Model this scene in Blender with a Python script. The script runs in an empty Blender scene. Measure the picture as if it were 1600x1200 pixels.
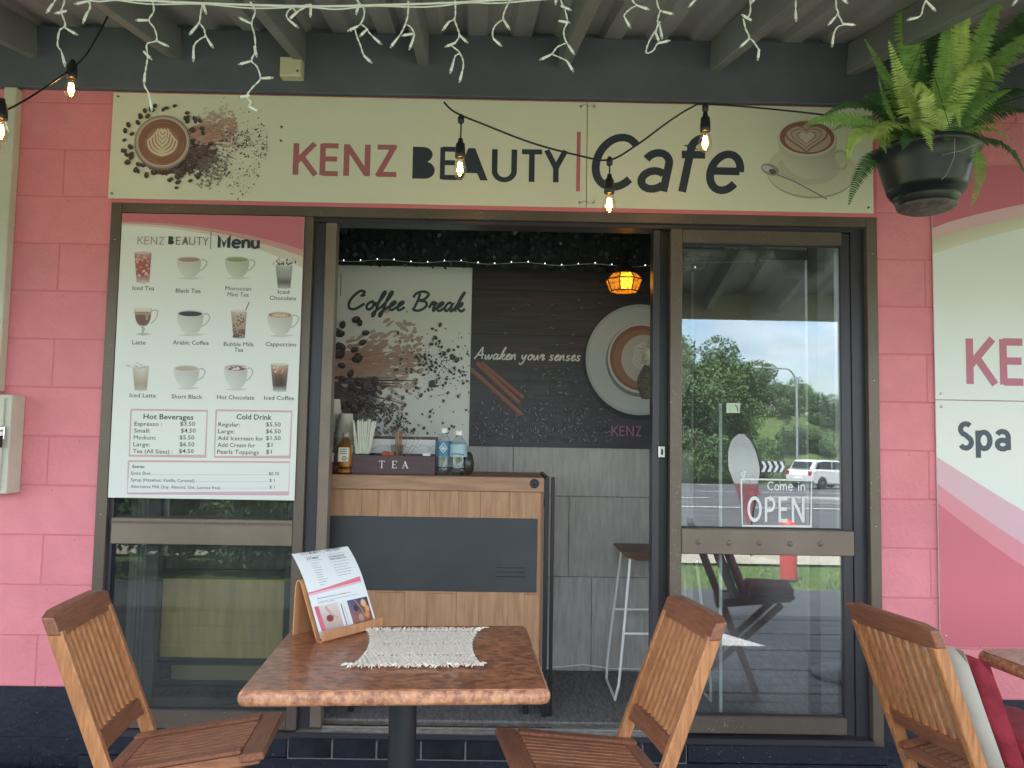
import bpy, bmesh, math, random
from math import sin, cos, pi, radians, tan, atan2, sqrt
from mathutils import Vector, Matrix, Euler

scene = bpy.context.scene
COL = scene.collection
random.seed(7)

# ------------------------------------------------------------------ camera
PITCH, ROLL, YAW = 0.06574173, 0.01710571, -0.00929411
CAM = Vector((0, -3.172, 1.3))
_rt0, _up0 = Vector((1, 0, 0)), Vector((0, -sin(PITCH), cos(PITCH)))
_fw0 = Vector((0, cos(PITCH), sin(PITCH)))
_rt = _rt0 * cos(ROLL) + _up0 * sin(ROLL)
_up = _up0 * cos(ROLL) - _rt0 * sin(ROLL)
_Z = Matrix.Rotation(YAW, 3, 'Z')
_rt, _up, _fw = _Z @ _rt, _Z @ _up, _Z @ _fw0
cam_d = bpy.data.cameras.new('camera')
cam_d.sensor_width = 36; cam_d.lens = 36 * 1202 / 1600
cam_d.clip_start = 0.05; cam_d.clip_end = 2000
cam_o = bpy.data.objects.new('camera', cam_d); COL.objects.link(cam_o)
M3 = Matrix((_rt, _up, -_fw)).transposed()
cam_o.matrix_world = Matrix.Translation(CAM) @ M3.to_4x4()
scene.camera = cam_o

# ------------------------------------------------------------------ light
SUN_EL, SUN_AZ = radians(63), radians(-32)          # azimuth from +Y towards +X: sun behind the building, to the left
world = bpy.data.worlds.new('World'); scene.world = world; world.use_nodes = True
nt = world.node_tree; nt.nodes.clear()
def wn(t, **k):
    n = nt.nodes.new(t)
    for a, b in k.items(): setattr(n, a, b)
    return n
wout = wn('ShaderNodeOutputWorld'); wbg = wn('ShaderNodeBackground'); sky = wn('ShaderNodeTexSky')
sky.sky_type = 'NISHITA'; sky.sun_disc = False; sky.sun_elevation = SUN_EL; sky.sun_rotation = SUN_AZ
sky.air_density = 1.0; sky.dust_density = 1.5
tc = wn('ShaderNodeTexCoord'); mp = wn('ShaderNodeMapping'); mp.inputs['Scale'].default_value = (1.2, 1.2, 3.4)
mp.inputs['Location'].default_value = (4.1, 0.2, 1.1)
nz = wn('ShaderNodeTexNoise'); nz.inputs['Scale'].default_value = 2.3; nz.inputs['Detail'].default_value = 9; nz.inputs['Roughness'].default_value = .55
cr = wn('ShaderNodeValToRGB'); cr.color_ramp.elements[0].position = .41; cr.color_ramp.elements[1].position = .57
nz2 = wn('ShaderNodeTexNoise'); nz2.inputs['Scale'].default_value = 3.1; nz2.inputs['Detail'].default_value = 6
cr2 = wn('ShaderNodeValToRGB')
cr2.color_ramp.elements[0].position = .35; cr2.color_ramp.elements[0].color = (3.0, 3.2, 3.5, 1)
cr2.color_ramp.elements[1].position = .68; cr2.color_ramp.elements[1].color = (9.5, 9.7, 9.8, 1)
mx = wn('ShaderNodeMix', data_type='RGBA')
L = nt.links.new
L(tc.outputs['Generated'], mp.inputs['Vector']); L(mp.outputs[0], nz.inputs['Vector']); L(mp.outputs[0], nz2.inputs['Vector'])
L(nz.outputs['Fac'], cr.inputs[0]); L(nz2.outputs['Fac'], cr2.inputs[0])
L(cr.outputs[0], mx.inputs['Factor']); L(sky.outputs[0], mx.inputs['A']); L(cr2.outputs[0], mx.inputs['B'])
L(mx.outputs['Result'], wbg.inputs[0]); wbg.inputs[1].default_value = 0.15; L(wbg.outputs[0], wout.inputs[0])
sun_d = bpy.data.lights.new('sun', 'SUN'); sun_d.energy = 4.0; sun_d.angle = radians(.5); sun_d.color = (1, .96, .9)
sun_o = bpy.data.objects.new('sun', sun_d); COL.objects.link(sun_o)
sdir = Vector((sin(SUN_AZ) * cos(SUN_EL), cos(SUN_AZ) * cos(SUN_EL), sin(SUN_EL)))
sun_o.rotation_euler = sdir.to_track_quat('Z', 'Y').to_euler()
vs = scene.view_settings
vs.view_transform = 'Standard'; vs.look = 'None'; vs.gamma = 1; vs.use_curve_mapping = False
vs.exposure = 2.35
scene.cycles.max_bounces = 10; scene.cycles.diffuse_bounces = 5; scene.cycles.transparent_max_bounces = 16; scene.cycles.glossy_bounces = 5
scene.cycles.use_denoising = True

# ------------------------------------------------------------------ placing
def spot(px, py, Y=0.0):
    """world x, z of the photograph's pixel on the vertical plane at Y"""
    d = _fw + _rt * ((px - 800) / 1202) + _up * ((600 - py) / 1202)
    t = (Y - CAM.y) / d.y
    return CAM.x + d.x * t, CAM.z + d.z * t
def spot3(px, py, Y):
    x, z = spot(px, py, Y); return Vector((x, Y, z))

# ------------------------------------------------------------------ materials
_m = {}
def mat(name, col, rough=.6, metal=0, var=0, vscale=8, bump=0, bscale=60, col2=None, stretch=None, coat=0, spec=.5, emit=None, estr=0, trans=0, specks=None):
    if name in _m: return _m[name]
    m = bpy.data.materials.new(name); m.use_nodes = True; _m[name] = m
    n = m.node_tree.nodes; l = m.node_tree.links.new; b = n['Principled BSDF']
    c = (*col, 1); b.inputs['Base Color'].default_value = c
    b.inputs['Roughness'].default_value = rough; b.inputs['Metallic'].default_value = metal
    b.inputs['Specular IOR Level'].default_value = spec; b.inputs['Coat Weight'].default_value = coat
    b.inputs['Transmission Weight'].default_value = trans
    if emit: b.inputs['Emission Color'].default_value = (*emit, 1); b.inputs['Emission Strength'].default_value = estr
    if var or bump or col2:
        t = n.new('ShaderNodeTexCoord'); mpn = n.new('ShaderNodeMapping')
        if stretch: mpn.inputs['Scale'].default_value = stretch
        l(t.outputs['Object'], mpn.inputs['Vector'])
        oi = n.new('ShaderNodeObjectInfo'); ad = n.new('ShaderNodeVectorMath'); ad.operation = 'SCALE'
        ad.inputs[0].default_value = (37, 11, 23); l(oi.outputs['Random'], ad.inputs['Scale'])
        l(ad.outputs[0], mpn.inputs['Location'])
        if var or col2:
            z = n.new('ShaderNodeTexNoise'); z.inputs['Scale'].default_value = vscale; z.inputs['Detail'].default_value = 6; z.inputs['Roughness'].default_value = .6
            l(mpn.outputs[0], z.inputs['Vector'])
            r = n.new('ShaderNodeValToRGB')
            a = col2 or tuple(max(0, x * (1 - var)) for x in col)
            e = col if col2 else tuple(min(1, x * (1 + var)) for x in col)
            r.color_ramp.elements[0].position = .36; r.color_ramp.elements[0].color = (*a, 1)
            r.color_ramp.elements[1].position = .64; r.color_ramp.elements[1].color = (*e, 1)
            l(z.outputs['Fac'], r.inputs[0]); l(r.outputs[0], b.inputs['Base Color'])
        if bump:
            z2 = n.new('ShaderNodeTexNoise'); z2.inputs['Scale'].default_value = bscale; z2.inputs['Detail'].default_value = 4
            l(mpn.outputs[0], z2.inputs['Vector']); bp = n.new('ShaderNodeBump'); bp.inputs['Strength'].default_value = bump; bp.inputs['Distance'].default_value = .01
            l(z2.outputs['Fac'], bp.inputs['Height']); l(bp.outputs[0], b.inputs['Normal'])
    if specks:
        t = n.new('ShaderNodeTexCoord'); z = n.new('ShaderNodeTexNoise'); z.inputs['Scale'].default_value = specks[0]; z.inputs['Detail'].default_value = 2
        z3 = n.new('ShaderNodeTexNoise'); z3.inputs['Scale'].default_value = 3.5; z3.inputs['Detail'].default_value = 3
        l(t.outputs['Object'], z.inputs['Vector']); l(t.outputs['Object'], z3.inputs['Vector'])
        r = n.new('ShaderNodeValToRGB'); r.color_ramp.elements[0].position = specks[1]; r.color_ramp.elements[1].position = specks[1] + .02
        mu = n.new('ShaderNodeMath'); mu.operation = 'MULTIPLY_ADD'; mu.inputs[1].default_value = .25; l(z3.outputs['Fac'], mu.inputs[0]); l(z.outputs['Fac'], mu.inputs[2]); l(mu.outputs[0], r.inputs[0])
        mxn = n.new('ShaderNodeMix'); mxn.data_type = 'RGBA'; l(r.outputs[0], mxn.inputs['Factor']); mxn.inputs['B'].default_value = (*specks[2], 1)
        bc = b.inputs['Base Color']
        if bc.is_linked: l(bc.links[0].from_socket, mxn.inputs['A'])
        else: mxn.inputs['A'].default_value = c
        l(mxn.outputs['Result'], bc)
    return m
def glass_mat(name, refl, tint, rough=0.0, dust_haze=0):
    m = bpy.data.materials.new(name); m.use_nodes = True; n = m.node_tree.nodes; l = m.node_tree.links.new; n.clear()
    o = n.new('ShaderNodeOutputMaterial'); mixs = n.new('ShaderNodeMixShader'); g = n.new('ShaderNodeBsdfGlossy'); t = n.new('ShaderNodeBsdfTransparent')
    g.inputs['Roughness'].default_value = rough; g.inputs['Color'].default_value = (.93, .97, 1, 1); t.inputs['Color'].default_value = (*tint, 1)
    lw = n.new('ShaderNodeLayerWeight'); lw.inputs['Blend'].default_value = .5
    pw = n.new('ShaderNodeMath'); pw.operation = 'POWER'; pw.inputs[1].default_value = 4
    ml = n.new('ShaderNodeMath'); ml.operation = 'MULTIPLY_ADD'; ml.inputs[1].default_value = 1 - refl; ml.inputs[2].default_value = refl; ml.use_clamp = True
    l(lw.outputs['Facing'], pw.inputs[0]); l(pw.outputs[0], ml.inputs[0]); l(ml.outputs[0], mixs.inputs[0]); l(t.outputs[0], mixs.inputs[1]); l(g.outputs[0], mixs.inputs[2])
    if dust_haze:  # dusty streaks that also paint in haze, lifting the panes' dark tones
        tcx = n.new('ShaderNodeTexCoord'); mpx = n.new('ShaderNodeMapping'); mpx.inputs['Scale'].default_value = (3, 3, .9); nx = n.new('ShaderNodeTexNoise'); nx.inputs['Scale'].default_value = 2.5; nx.inputs['Detail'].default_value = 8
        l(tcx.outputs['Object'], mpx.inputs['Vector']); l(mpx.outputs[0], nx.inputs['Vector'])
        mr_ = n.new('ShaderNodeMapRange'); mr_.inputs['From Min'].default_value = .35; mr_.inputs['From Max'].default_value = .75; mr_.inputs['To Min'].default_value = dust_haze * .35; mr_.inputs['To Max'].default_value = dust_haze
        df = n.new('ShaderNodeBsdfDiffuse'); df.inputs['Color'].default_value = (.75, .74, .72, 1); m2 = n.new('ShaderNodeMixShader')
        l(nx.outputs['Fac'], mr_.inputs['Value']); l(mr_.outputs[0], m2.inputs[0]); l(mixs.outputs[0], m2.inputs[1]); l(df.outputs[0], m2.inputs[2]); l(m2.outputs[0], o.inputs[0])
    else: l(mixs.outputs[0], o.inputs[0])
    return m
def vcol_mat(name, rough=.45):
    m = bpy.data.materials.new(name); m.use_nodes = True; n = m.node_tree.nodes; b = n['Principled BSDF']; b.inputs['Roughness'].default_value = rough
    a = n.new('ShaderNodeVertexColor'); a.layer_name = 'Col'; m.node_tree.links.new(a.outputs[0], b.inputs['Base Color']); return m

PINK = mat('pink_masonry_paint', (.80, .255, .30), .55, var=.06, vscale=5, bump=.35, bscale=70, specks=(70, .87, (.45, .13, .16)))
NAVY = mat('navy_masonry_paint', (.010, .013, .026), .45, var=.3, vscale=6, bump=.3, bscale=40, specks=(130, .83, (.22, .22, .26)))
MORTARP = mat('painted_joint', (.70, .20, .24), .7, bump=.3)
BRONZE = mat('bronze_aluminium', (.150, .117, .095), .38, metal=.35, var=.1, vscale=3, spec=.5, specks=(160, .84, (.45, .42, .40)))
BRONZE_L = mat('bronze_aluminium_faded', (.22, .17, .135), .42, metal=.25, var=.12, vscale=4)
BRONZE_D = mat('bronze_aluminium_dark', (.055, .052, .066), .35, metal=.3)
CREAM = mat('cream_sign_face', (.74, .735, .60), .35, var=.025, vscale=1.5, bump=.25, bscale=2.2)
WHITE = mat('white_print_face', (.80, .81, .79), .32)
DARKWALL = mat('slate_blue_paint', (.108, .120, .158), .6, var=.12, vscale=3, bump=.1)
RAFTER = mat('grey_timber_paint', (.20, .20, .23), .6, var=.1, vscale=4)
ROOF = mat('galvanised_roof_sheet', (.37, .365, .395), .5, metal=.1, var=.12, vscale=5, stretch=(1, .2, 1))
STEEL = mat('steel', (.55, .55, .55), .25, metal=1)
BLACKM = mat('black_metal', (.012, .013, .016), .4)
BLACKP = mat('black_plastic', (.018, .02, .026), .38, spec=.5)
TEAK = mat('oiled_teak', (.37, .16, .085), .42, col2=(.235, .092, .048), vscale=9, stretch=(1.5, 14, 14), bump=.08, bscale=60)
TEAK2 = mat('oiled_teak_rail', (.29, .115, .062), .42, col2=(.19, .072, .040), vscale=9, stretch=(14, 1.5, 14), bump=.08)
TEAKV = mat('oiled_teak_upright', (.52, .235, .095), .42, col2=(.34, .135, .055), vscale=9, stretch=(14, 14, 1.5), bump=.08)
IVORY = mat('ivory_plastic', (.62, .56, .40), .45)
WHITEP = mat('white_plastic', (.92, .93, .91), .35)
CLEAR = mat('clear_led_tip', (.9, .92, .92), .15, trans=.6)
GLASS = glass_mat('door_glass', .135, (.80, .84, .84), dust_haze=.035)
GLASSL = glass_mat('window_glass', .042, (.80, .84, .82), dust_haze=.03)
PRINT = vcol_mat('printed_ink')
INK = mat('dark_ink', (.045, .058, .078), .45)
INKB = mat('black_ink', (.03, .032, .038), .5)
ROSE = mat('rose_ink', (.42, .145, .155), .45)
ROSE2 = mat('rose_ink_spa_sign', (.60, .16, .22), .45)
WINK = mat('white_ink', (.80, .80, .78), .5)
REDINK = mat('red_ink', (.62, .07, .12), .5)

# ------------------------------------------------------------------ mesh building
class MB:
    def __init__(s): s.v = []; s.f = []; s.sm = []
    def add(s, vs, fs, smooth=False):
        o = len(s.v); s.v += [Vector(p) for p in vs]
        for f in fs: s.f.append([o + i for i in f]); s.sm.append(smooth)
        return s
    def box(s, x0, x1, y0, y1, z0, z1, bev=0, M=None):
        x0, x1 = min(x0, x1), max(x0, x1); y0, y1 = min(y0, y1), max(y0, y1); z0, z1 = min(z0, z1), max(z0, z1)
        if bev:
            bm = bmesh.new(); bmesh.ops.create_cube(bm, size=1)
            for v in bm.verts: v.co = Vector(((x0 + x1) / 2 + v.co.x * (x1 - x0), (y0 + y1) / 2 + v.co.y * (y1 - y0), (z0 + z1) / 2 + v.co.z * (z1 - z0)))
            bmesh.ops.bevel(bm, geom=bm.edges[:], offset=bev, segments=2 if bev > .003 else 1, profile=.6, affect='EDGES')
            bm.verts.index_update(); vs = [M @ v.co if M else v.co.copy() for v in bm.verts]
            s.add(vs, [[v.index for v in f.verts] for f in bm.faces]); bm.free(); return s
        vs = [Vector((x, y, z)) for x in (x0, x1) for y in (y0, y1) for z in (z0, z1)]
        if M: vs = [M @ v for v in vs]
        return s.add(vs, [(0, 1, 3, 2), (4, 6, 7, 5), (0, 4, 5, 1), (2, 3, 7, 6), (0, 2, 6, 4), (1, 5, 7, 3)])
    def bar(s, p0, p1, w, h, up=(0, 0, 1), bev=0):
        p0, p1 = Vector(p0), Vector(p1); d = p1 - p0; Ln = d.length; d.normalize()
        u = Vector(up); sx = d.cross(u).normalized(); uz = sx.cross(d).normalized()
        M = Matrix((sx, d, uz)).transposed().to_4x4(); M.translation = p0
        return s.box(-w / 2, w / 2, 0, Ln, -h / 2, h / 2, bev, M)
    def tube(s, pts, r, seg=8, cap=True, r1=None):
        pts = [Vector(p) for p in pts]; n = len(pts); rings = []
        t = (pts[1] - pts[0]).normalized(); a = Vector((0, 0, 1)) if abs(t.z) < .9 else Vector((1, 0, 0))
        nrm = t.cross(a).normalized()
        vs = []
        for i, p in enumerate(pts):
            t = (pts[min(i + 1, n - 1)] - pts[max(i - 1, 0)])
            if t.length < 1e-9: t = Vector((0, 0, 1))
            t.normalize(); nrm = (nrm - t * nrm.dot(t)).normalized(); b = t.cross(nrm)
            rr = r[i] if isinstance(r, (list, tuple)) else (r if r1 is None else r + (r1 - r) * i / (n - 1))
            vs += [p + (nrm * cos(2 * pi * k / seg) + b * sin(2 * pi * k / seg)) * rr for k in range(seg)]
        fs = [(i * seg + k, i * seg + (k + 1) % seg, (i + 1) * seg + (k + 1) % seg, (i + 1) * seg + k) for i in range(n - 1) for k in range(seg)]
        s.add(vs, fs, True)
        if cap: s.add(vs[:seg], [tuple(reversed(range(seg)))]); s.add(vs[-seg:], [tuple(range(seg))])
        return s
    def lathe(s, prof, c=(0, 0, 0), seg=24, M=None):
        c = Vector(c); vs = []
        for r, z in prof:
            for k in range(seg):
                v = Vector((r * cos(2 * pi * k / seg), r * sin(2 * pi * k / seg), z))
                vs.append((M @ v if M else v) + c)
        n = len(prof)
        s.add(vs, [(i * seg + k, i * seg + (k + 1) % seg, (i + 1) * seg + (k + 1) % seg, (i + 1) * seg + k) for i in range(n - 1) for k in range(seg)], True)
        if prof[0][0] > 1e-4: s.add(vs[:seg], [tuple(reversed(range(seg)))])
        if prof[-1][0] > 1e-4: s.add(vs[-seg:], [tuple(range(seg))])
        return s
    def prism(s, poly, y0, y1, M=None):           # poly in (x, z), extruded along y
        n = len(poly); vs = [Vector((x, y0, z)) for x, z in poly] + [Vector((x, y1, z)) for x, z in poly]
        if M: vs = [M @ v for v in vs]
        return s.add(vs, [tuple(range(n)), tuple(reversed(range(n, 2 * n)))] + [(i, i + n, (i + 1) % n + n, (i + 1) % n) for i in range(n)])
    def mesh(s, name, m):
        me = bpy.data.meshes.new(name); me.from_pydata([tuple(v) for v in s.v], [], s.f)
        me.polygons.foreach_set('use_smooth', s.sm); me.materials.append(m)
        bm = bmesh.new(); bm.from_mesh(me); bmesh.ops.recalc_face_normals(bm, faces=bm.faces[:]); bm.to_mesh(me); bm.free()
        return me

def tag(o, label=None, cat=None, group=None, kind=None):
    if label: o['label'] = label
    if cat: o['category'] = cat
    if group: o['group'] = group
    if kind: o['kind'] = kind
    return o
def rootmat(p):
    m = Matrix.Translation(p.location) @ p.rotation_euler.to_matrix().to_4x4()
    return m
def obj(name, mb, m=None, parent=None, world=True, kind=None):
    """one mesh object; world=True: coordinates are world ones even under a parent"""
    me = mb.mesh(name, m) if isinstance(mb, MB) else mb
    o = bpy.data.objects.new(name, me); COL.objects.link(o)
    if parent is not None:
        o.parent = parent
        if world:
            top = parent; mm = Matrix()
            while top is not None:
                mm = rootmat(top) @ mm if top.type == 'EMPTY' else mm
                top = top.parent
            if parent.type == 'EMPTY': o.matrix_parent_inverse = mm.inverted()
    if kind: o['kind'] = kind
    return o
def thing(name, label, cat, loc=(0, 0, 0), rz=0, group=None, rot=None):
    o = bpy.data.objects.new(name, None); COL.objects.link(o); o.empty_display_size = .1
    o.location = loc; o.rotation_euler = rot or (0, 0, rz); return tag(o, label, cat, group)
def dup(root, label=None, loc=None, rz=None):
    def cp(o, par):
        c = o.copy(); COL.objects.link(c); c.parent = par
        for ch in [k for k in ALLKIDS(o)]: cp(ch, c)
        return c
    r = cp(root, None)
    if label: r['label'] = label
    if loc is not None: r.location = loc
    if rz is not None: r.rotation_euler = (0, 0, rz)
    return r
def ALLKIDS(o): return list(o.children)
def B(*a, **k): return MB().box(*a, **k)

# ------------------------------------------------------------------ printing and lettering (flat ink on flat faces)
def ell(cx, cz, rx, rz, n=20, rot=0, a0=0, a1=2 * pi):
    c, s = cos(rot), sin(rot); full = abs(a1 - a0 - 2 * pi) < 1e-6; out = []
    for k in range(n if full else n + 1):
        a = a0 + (a1 - a0) * k / n; x, z = rx * cos(a), rz * sin(a); out.append((cx + c * x - s * z, cz + s * x + c * z))
    return out
def catmull(p, n=6):
    if len(p) < 3: return p
    q = [p[0]] + list(p) + [p[-1]]; out = []
    for i in range(1, len(q) - 2):
        for k in range(n):
            t = k / n; a, b, c, d = q[i - 1], q[i], q[i + 1], q[i + 2]
            out.append(tuple(.5 * (2 * b[j] + (c[j] - a[j]) * t + (2 * a[j] - 5 * b[j] + 4 * c[j] - d[j]) * t * t + (3 * b[j] - a[j] - 3 * c[j] + d[j]) * t ** 3) for j in range(2)))
    return out + [tuple(p[-1])]
class Print:
    """layers of ink polygons on a plane; local x, z, each polygon a hair in front of the last"""
    def __init__(s, step=4e-6): s.v = []; s.f = []; s.c = []; s.d = 0; s.step = step
    def poly(s, pts, col):
        o = len(s.v); n = len(pts); s.d += s.step
        s.v += [(x, -s.d, z) for x, z in pts]; s.f.append(list(range(o, o + n)))
        s.c += [(*c, 1) for c in (col if isinstance(col[0], (tuple, list)) else [col] * n)]; return s
    def strip(s, a, b, ca, cb):                     # quads between two chains
        for i in range(len(a) - 1): s.poly([a[i], a[i + 1], b[i + 1], b[i]], [ca, ca, cb, cb])
        return s
    def stroke(s, pts, w, col, w1=None):
        n = len(pts); o = len(s.v); s.d += s.step; L_, R_ = [], []
        for i, p in enumerate(pts):
            a, b = pts[max(i - 1, 0)], pts[min(i + 1, n - 1)]
            dx, dz = b[0] - a[0], b[1] - a[1]; Ln = sqrt(dx * dx + dz * dz) or 1
            nx, nz = -dz / Ln, dx / Ln; m = 1
            if 0 < i < n - 1:
                ex, ez = p[0] - a[0], p[1] - a[1]; e = sqrt(ex * ex + ez * ez) or 1
                m = 1 / max(.45, (-ez / e * nx + ex / e * nz))
            ww = w if w1 is None else w + (w1 - w) * i / (n - 1)
            L_.append((p[0] + nx * ww / 2 * m, p[1] + nz * ww / 2 * m)); R_.append((p[0] - nx * ww / 2 * m, p[1] - nz * ww / 2 * m))
        for i in range(n - 1):
            d0 = s.d; s.d += s.step * .5; k = len(s.v); s.v += [(L_[i][0], -d0, L_[i][1]), (L_[i + 1][0], -s.d, L_[i + 1][1]), (R_[i + 1][0], -s.d, R_[i + 1][1]), (R_[i][0], -d0, R_[i][1])]
            s.f.append([k, k + 1, k + 2, k + 3]); s.c += [(*col, 1)] * 4
        return s
    def build(s, name, parent, loc, rot=None, m=None, clip=None, world=True):
        me = bpy.data.meshes.new(name); me.from_pydata(s.v, [], s.f); me.materials.append(m or PRINT)
        ca = me.color_attributes.new('Col', 'FLOAT_COLOR', 'CORNER')
        for i, lp in enumerate(me.loops): ca.data[i].color = s.c[lp.vertex_index]
        if clip:
            bm = bmesh.new(); bm.from_mesh(me)
            for co, no in clip: bmesh.ops.bisect_plane(bm, geom=bm.verts[:] + bm.edges[:] + bm.faces[:], plane_co=co, plane_no=no, clear_outer=True)
            bm.to_mesh(me); bm.free()
        o = bpy.data.objects.new(name, me); COL.objects.link(o)
        T = Matrix.Translation(loc) @ ((rot or Euler((0, 0, 0))).to_matrix().to_4x4())
        if parent is not None:
            o.parent = parent
            if world:
                top = parent; mm = Matrix()
                while top is not None:
                    mm = rootmat(top) @ mm if top.type == 'EMPTY' else mm
                    top = top.parent
                T = mm.inverted() @ T
        o.matrix_basis = T
        return o

def text(s, px, py, Y, cap_px, to_px=None, m=INK, parent=None, bold=.0, align='LEFT', name='lettering', shear=0):
    """plain sans lettering; (px, py) is where the baseline starts in the photo, to_px where the line ends"""
    x0, z0 = spot(px, py, Y); x1, z1 = spot(px, py - cap_px, Y); cap = z1 - z0
    w = None
    if to_px is not None: w = spot(to_px, py + (to_px - px) * .015, Y)[0] - x0
    return text_at(s, x0, z0, Y, cap, w, m, parent, bold, name, shear, align)
def text_at(s, x0, z0, Y, cap, w=None, m=INK, parent=None, bold=.0, name='lettering', shear=0, align='LEFT', mtx=None, spacing=1):
    if 'M' in s: bold = 0.0
    cu = bpy.data.curves.new('t', 'FONT'); cu.body = s; cu.size = cap / .68; cu.resolution_u = 2
    cu.offset = bold * cu.size; cu.shear = shear; cu.space_character = spacing
    to = bpy.data.objects.new('t', cu); COL.objects.link(to)
    me = bpy.data.meshes.new_from_object(to); bpy.data.objects.remove(to); bpy.data.curves.remove(cu)
    xs = [v.co.x for v in me.vertices]; lo, hi = min(xs), max(xs); k = (w / (hi - lo)) if w else 1
    sh = {'LEFT': 0, 'CENTER': -(hi - lo) * k / 2}[align]
    for v in me.vertices:
        p = Vector((x0 + (v.co.x - lo) * k + sh, Y, z0 + v.co.y))
        v.co = mtx @ p if mtx else p
    me.materials.clear(); me.materials.append(m); me.name = name
    return obj(name, me, None, parent, world=(mtx is None))

# stroke alphabet: (advance, [strokes]) on a cap height of 1, butt-ended
def A_(cx, cz, rx, rz, a0, a1, n=18): return [(cx + rx * cos(radians(a0 + (a1 - a0) * k / n)), cz + rz * sin(radians(a0 + (a1 - a0) * k / n))) for k in range(n + 1)]
SANS = {
 'K': (.66, [[(.07, 0), (.07, 1)], [(.58, 1), (.09, .42)], [(.24, .56), (.62, 0)]]),
 'E': (.58, [[(.07, 0), (.07, 1)], [(.07, .94), (.50, .94)], [(.07, .52), (.47, .52)], [(.07, .06), (.50, .06)]]),
 'N': (.80, [[(.07, 0), (.07, 1)], [(.07, .97), (.65, .03)], [(.65, 0), (.65, 1)]]),
 'Z': (.62, [[(.04, .93), (.56, .93)], [(.52, .99), (.06, .01)], [(.03, .07), (.58, .07)]]),
 'U': (.74, [[(.07, 1), (.07, .35)] + A_(.34, .33, .27, .28, 180, 360) + [(.61, 1)]]),
 'T': (.58, [[(.0, .94), (.56, .94)], [(.28, .94), (.28, 0)]]),
 'Y': (.60, [[(.03, 1), (.29, .45), (.29, 0)], [(.55, 1), (.29, .45)]]),
 'S': (.52, [A_(.26, .74, .2, .2, 40, 250, 14)[:-1] + [(.26, .52)] + A_(.24, .26, .21, .21, 70, -150, 14)]),
 'p': (.62, [[(.08, .7), (.08, -.3)], A_(.3, .34, .22, .3, 170, -170, 20)]),
 'a': (.58, [A_(.27, .48, .21, .2, 155, 0, 12) + [(.48, 0)], A_(.27, .2, .2, .16, 40, 330, 18)]),
 'C': (.80, [A_(.46, .5, .36, .44, 42, 318, 26)]),
 'f': (.44, [[(.16, 0), (.16, .78)] + A_(.36, .78, .2, .18, 180, 85, 10), [(.02, .66), (.42, .66)]]),
 'e': (.64, [[(.06, .38), (.56, .38)], A_(.32, .36, .25, .32, 2, 322, 24)]),
 'O': (.80, [A_(.4, .5, .33, .44, 90, 450, 30)]),
 'P': (.62, [[(.08, 0), (.08, .94), (.3, .94)] + A_(.3, .7, .24, .24, 90, -90, 12) + [(.08, .46)]]),
 'M': (.92, [[(.08, 0), (.08, .97), (.42, .2), (.76, .97), (.76, 0)]]),
 'n': (.60, [[(.08, 0), (.08, .72)], [(.08, .45)] + A_(.3, .48, .2, .2, 170, 0, 12) + [(.5, 0)]]),
 'u': (.60, [[(.08, .7), (.08, .24)] + A_(.28, .24, .2, .2, 180, 350, 12), [(.5, .7), (.5, 0)]]),
 'm': (.92, [[(.06, 0), (.06, .7)], [(.06, .45)] + A_(.24, .48, .18, .2, 170, 0, 10) + [(.42, 0)], [(.42, .45)] + A_(.6, .48, .18, .2, 170, 0, 10) + [(.78, 0)]]),
 'o': (.62, [A_(.3, .34, .23, .3, 90, 450, 24)]),
 'i': (.26, [[(.1, 0), (.1, .68)], [(.1, .86), (.1, .98)]]),
 ' ': (.4, []),
}
def solidB(x, k, h): return [(x, 0)] + [(x + k * a, h * b) for a, b in [(.30, 0)] + A_(.30, .27, .24, .27, -90, 75, 8) + A_(.26, .76, .22, .24, -60, 90, 8)] + [(x, h)]
def sans_line(P, s, x, z, h, w, col, sx=1, gap=.08, shear=0):
    for ch in s:
        if ch == '#':                                # the filled B of the shop's name
            P.poly([(a + shear * b, z + b) for a, b in solidB(x, h * sx * .92, h)], col); x += h * sx * .62; continue
        if ch == '@':                                # the A whose counter is filled in
            P.poly([(x, z), (x + .15 * h * sx, z), (x + .21 * h * sx, z + .22 * h), (x + .47 * h * sx, z + .22 * h), (x + .54 * h * sx, z), (x + .70 * h * sx, z), (x + .42 * h * sx, z + h), (x + .27 * h * sx, z + h)], col); x += h * sx * .74; continue
        adv, st = SANS[ch]
        for q in st: P.stroke([(x + (a * sx + shear * b) * h, z + b * h) for a, b in q], w, col)
        x += (adv * sx + gap) * h
    return x
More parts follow.
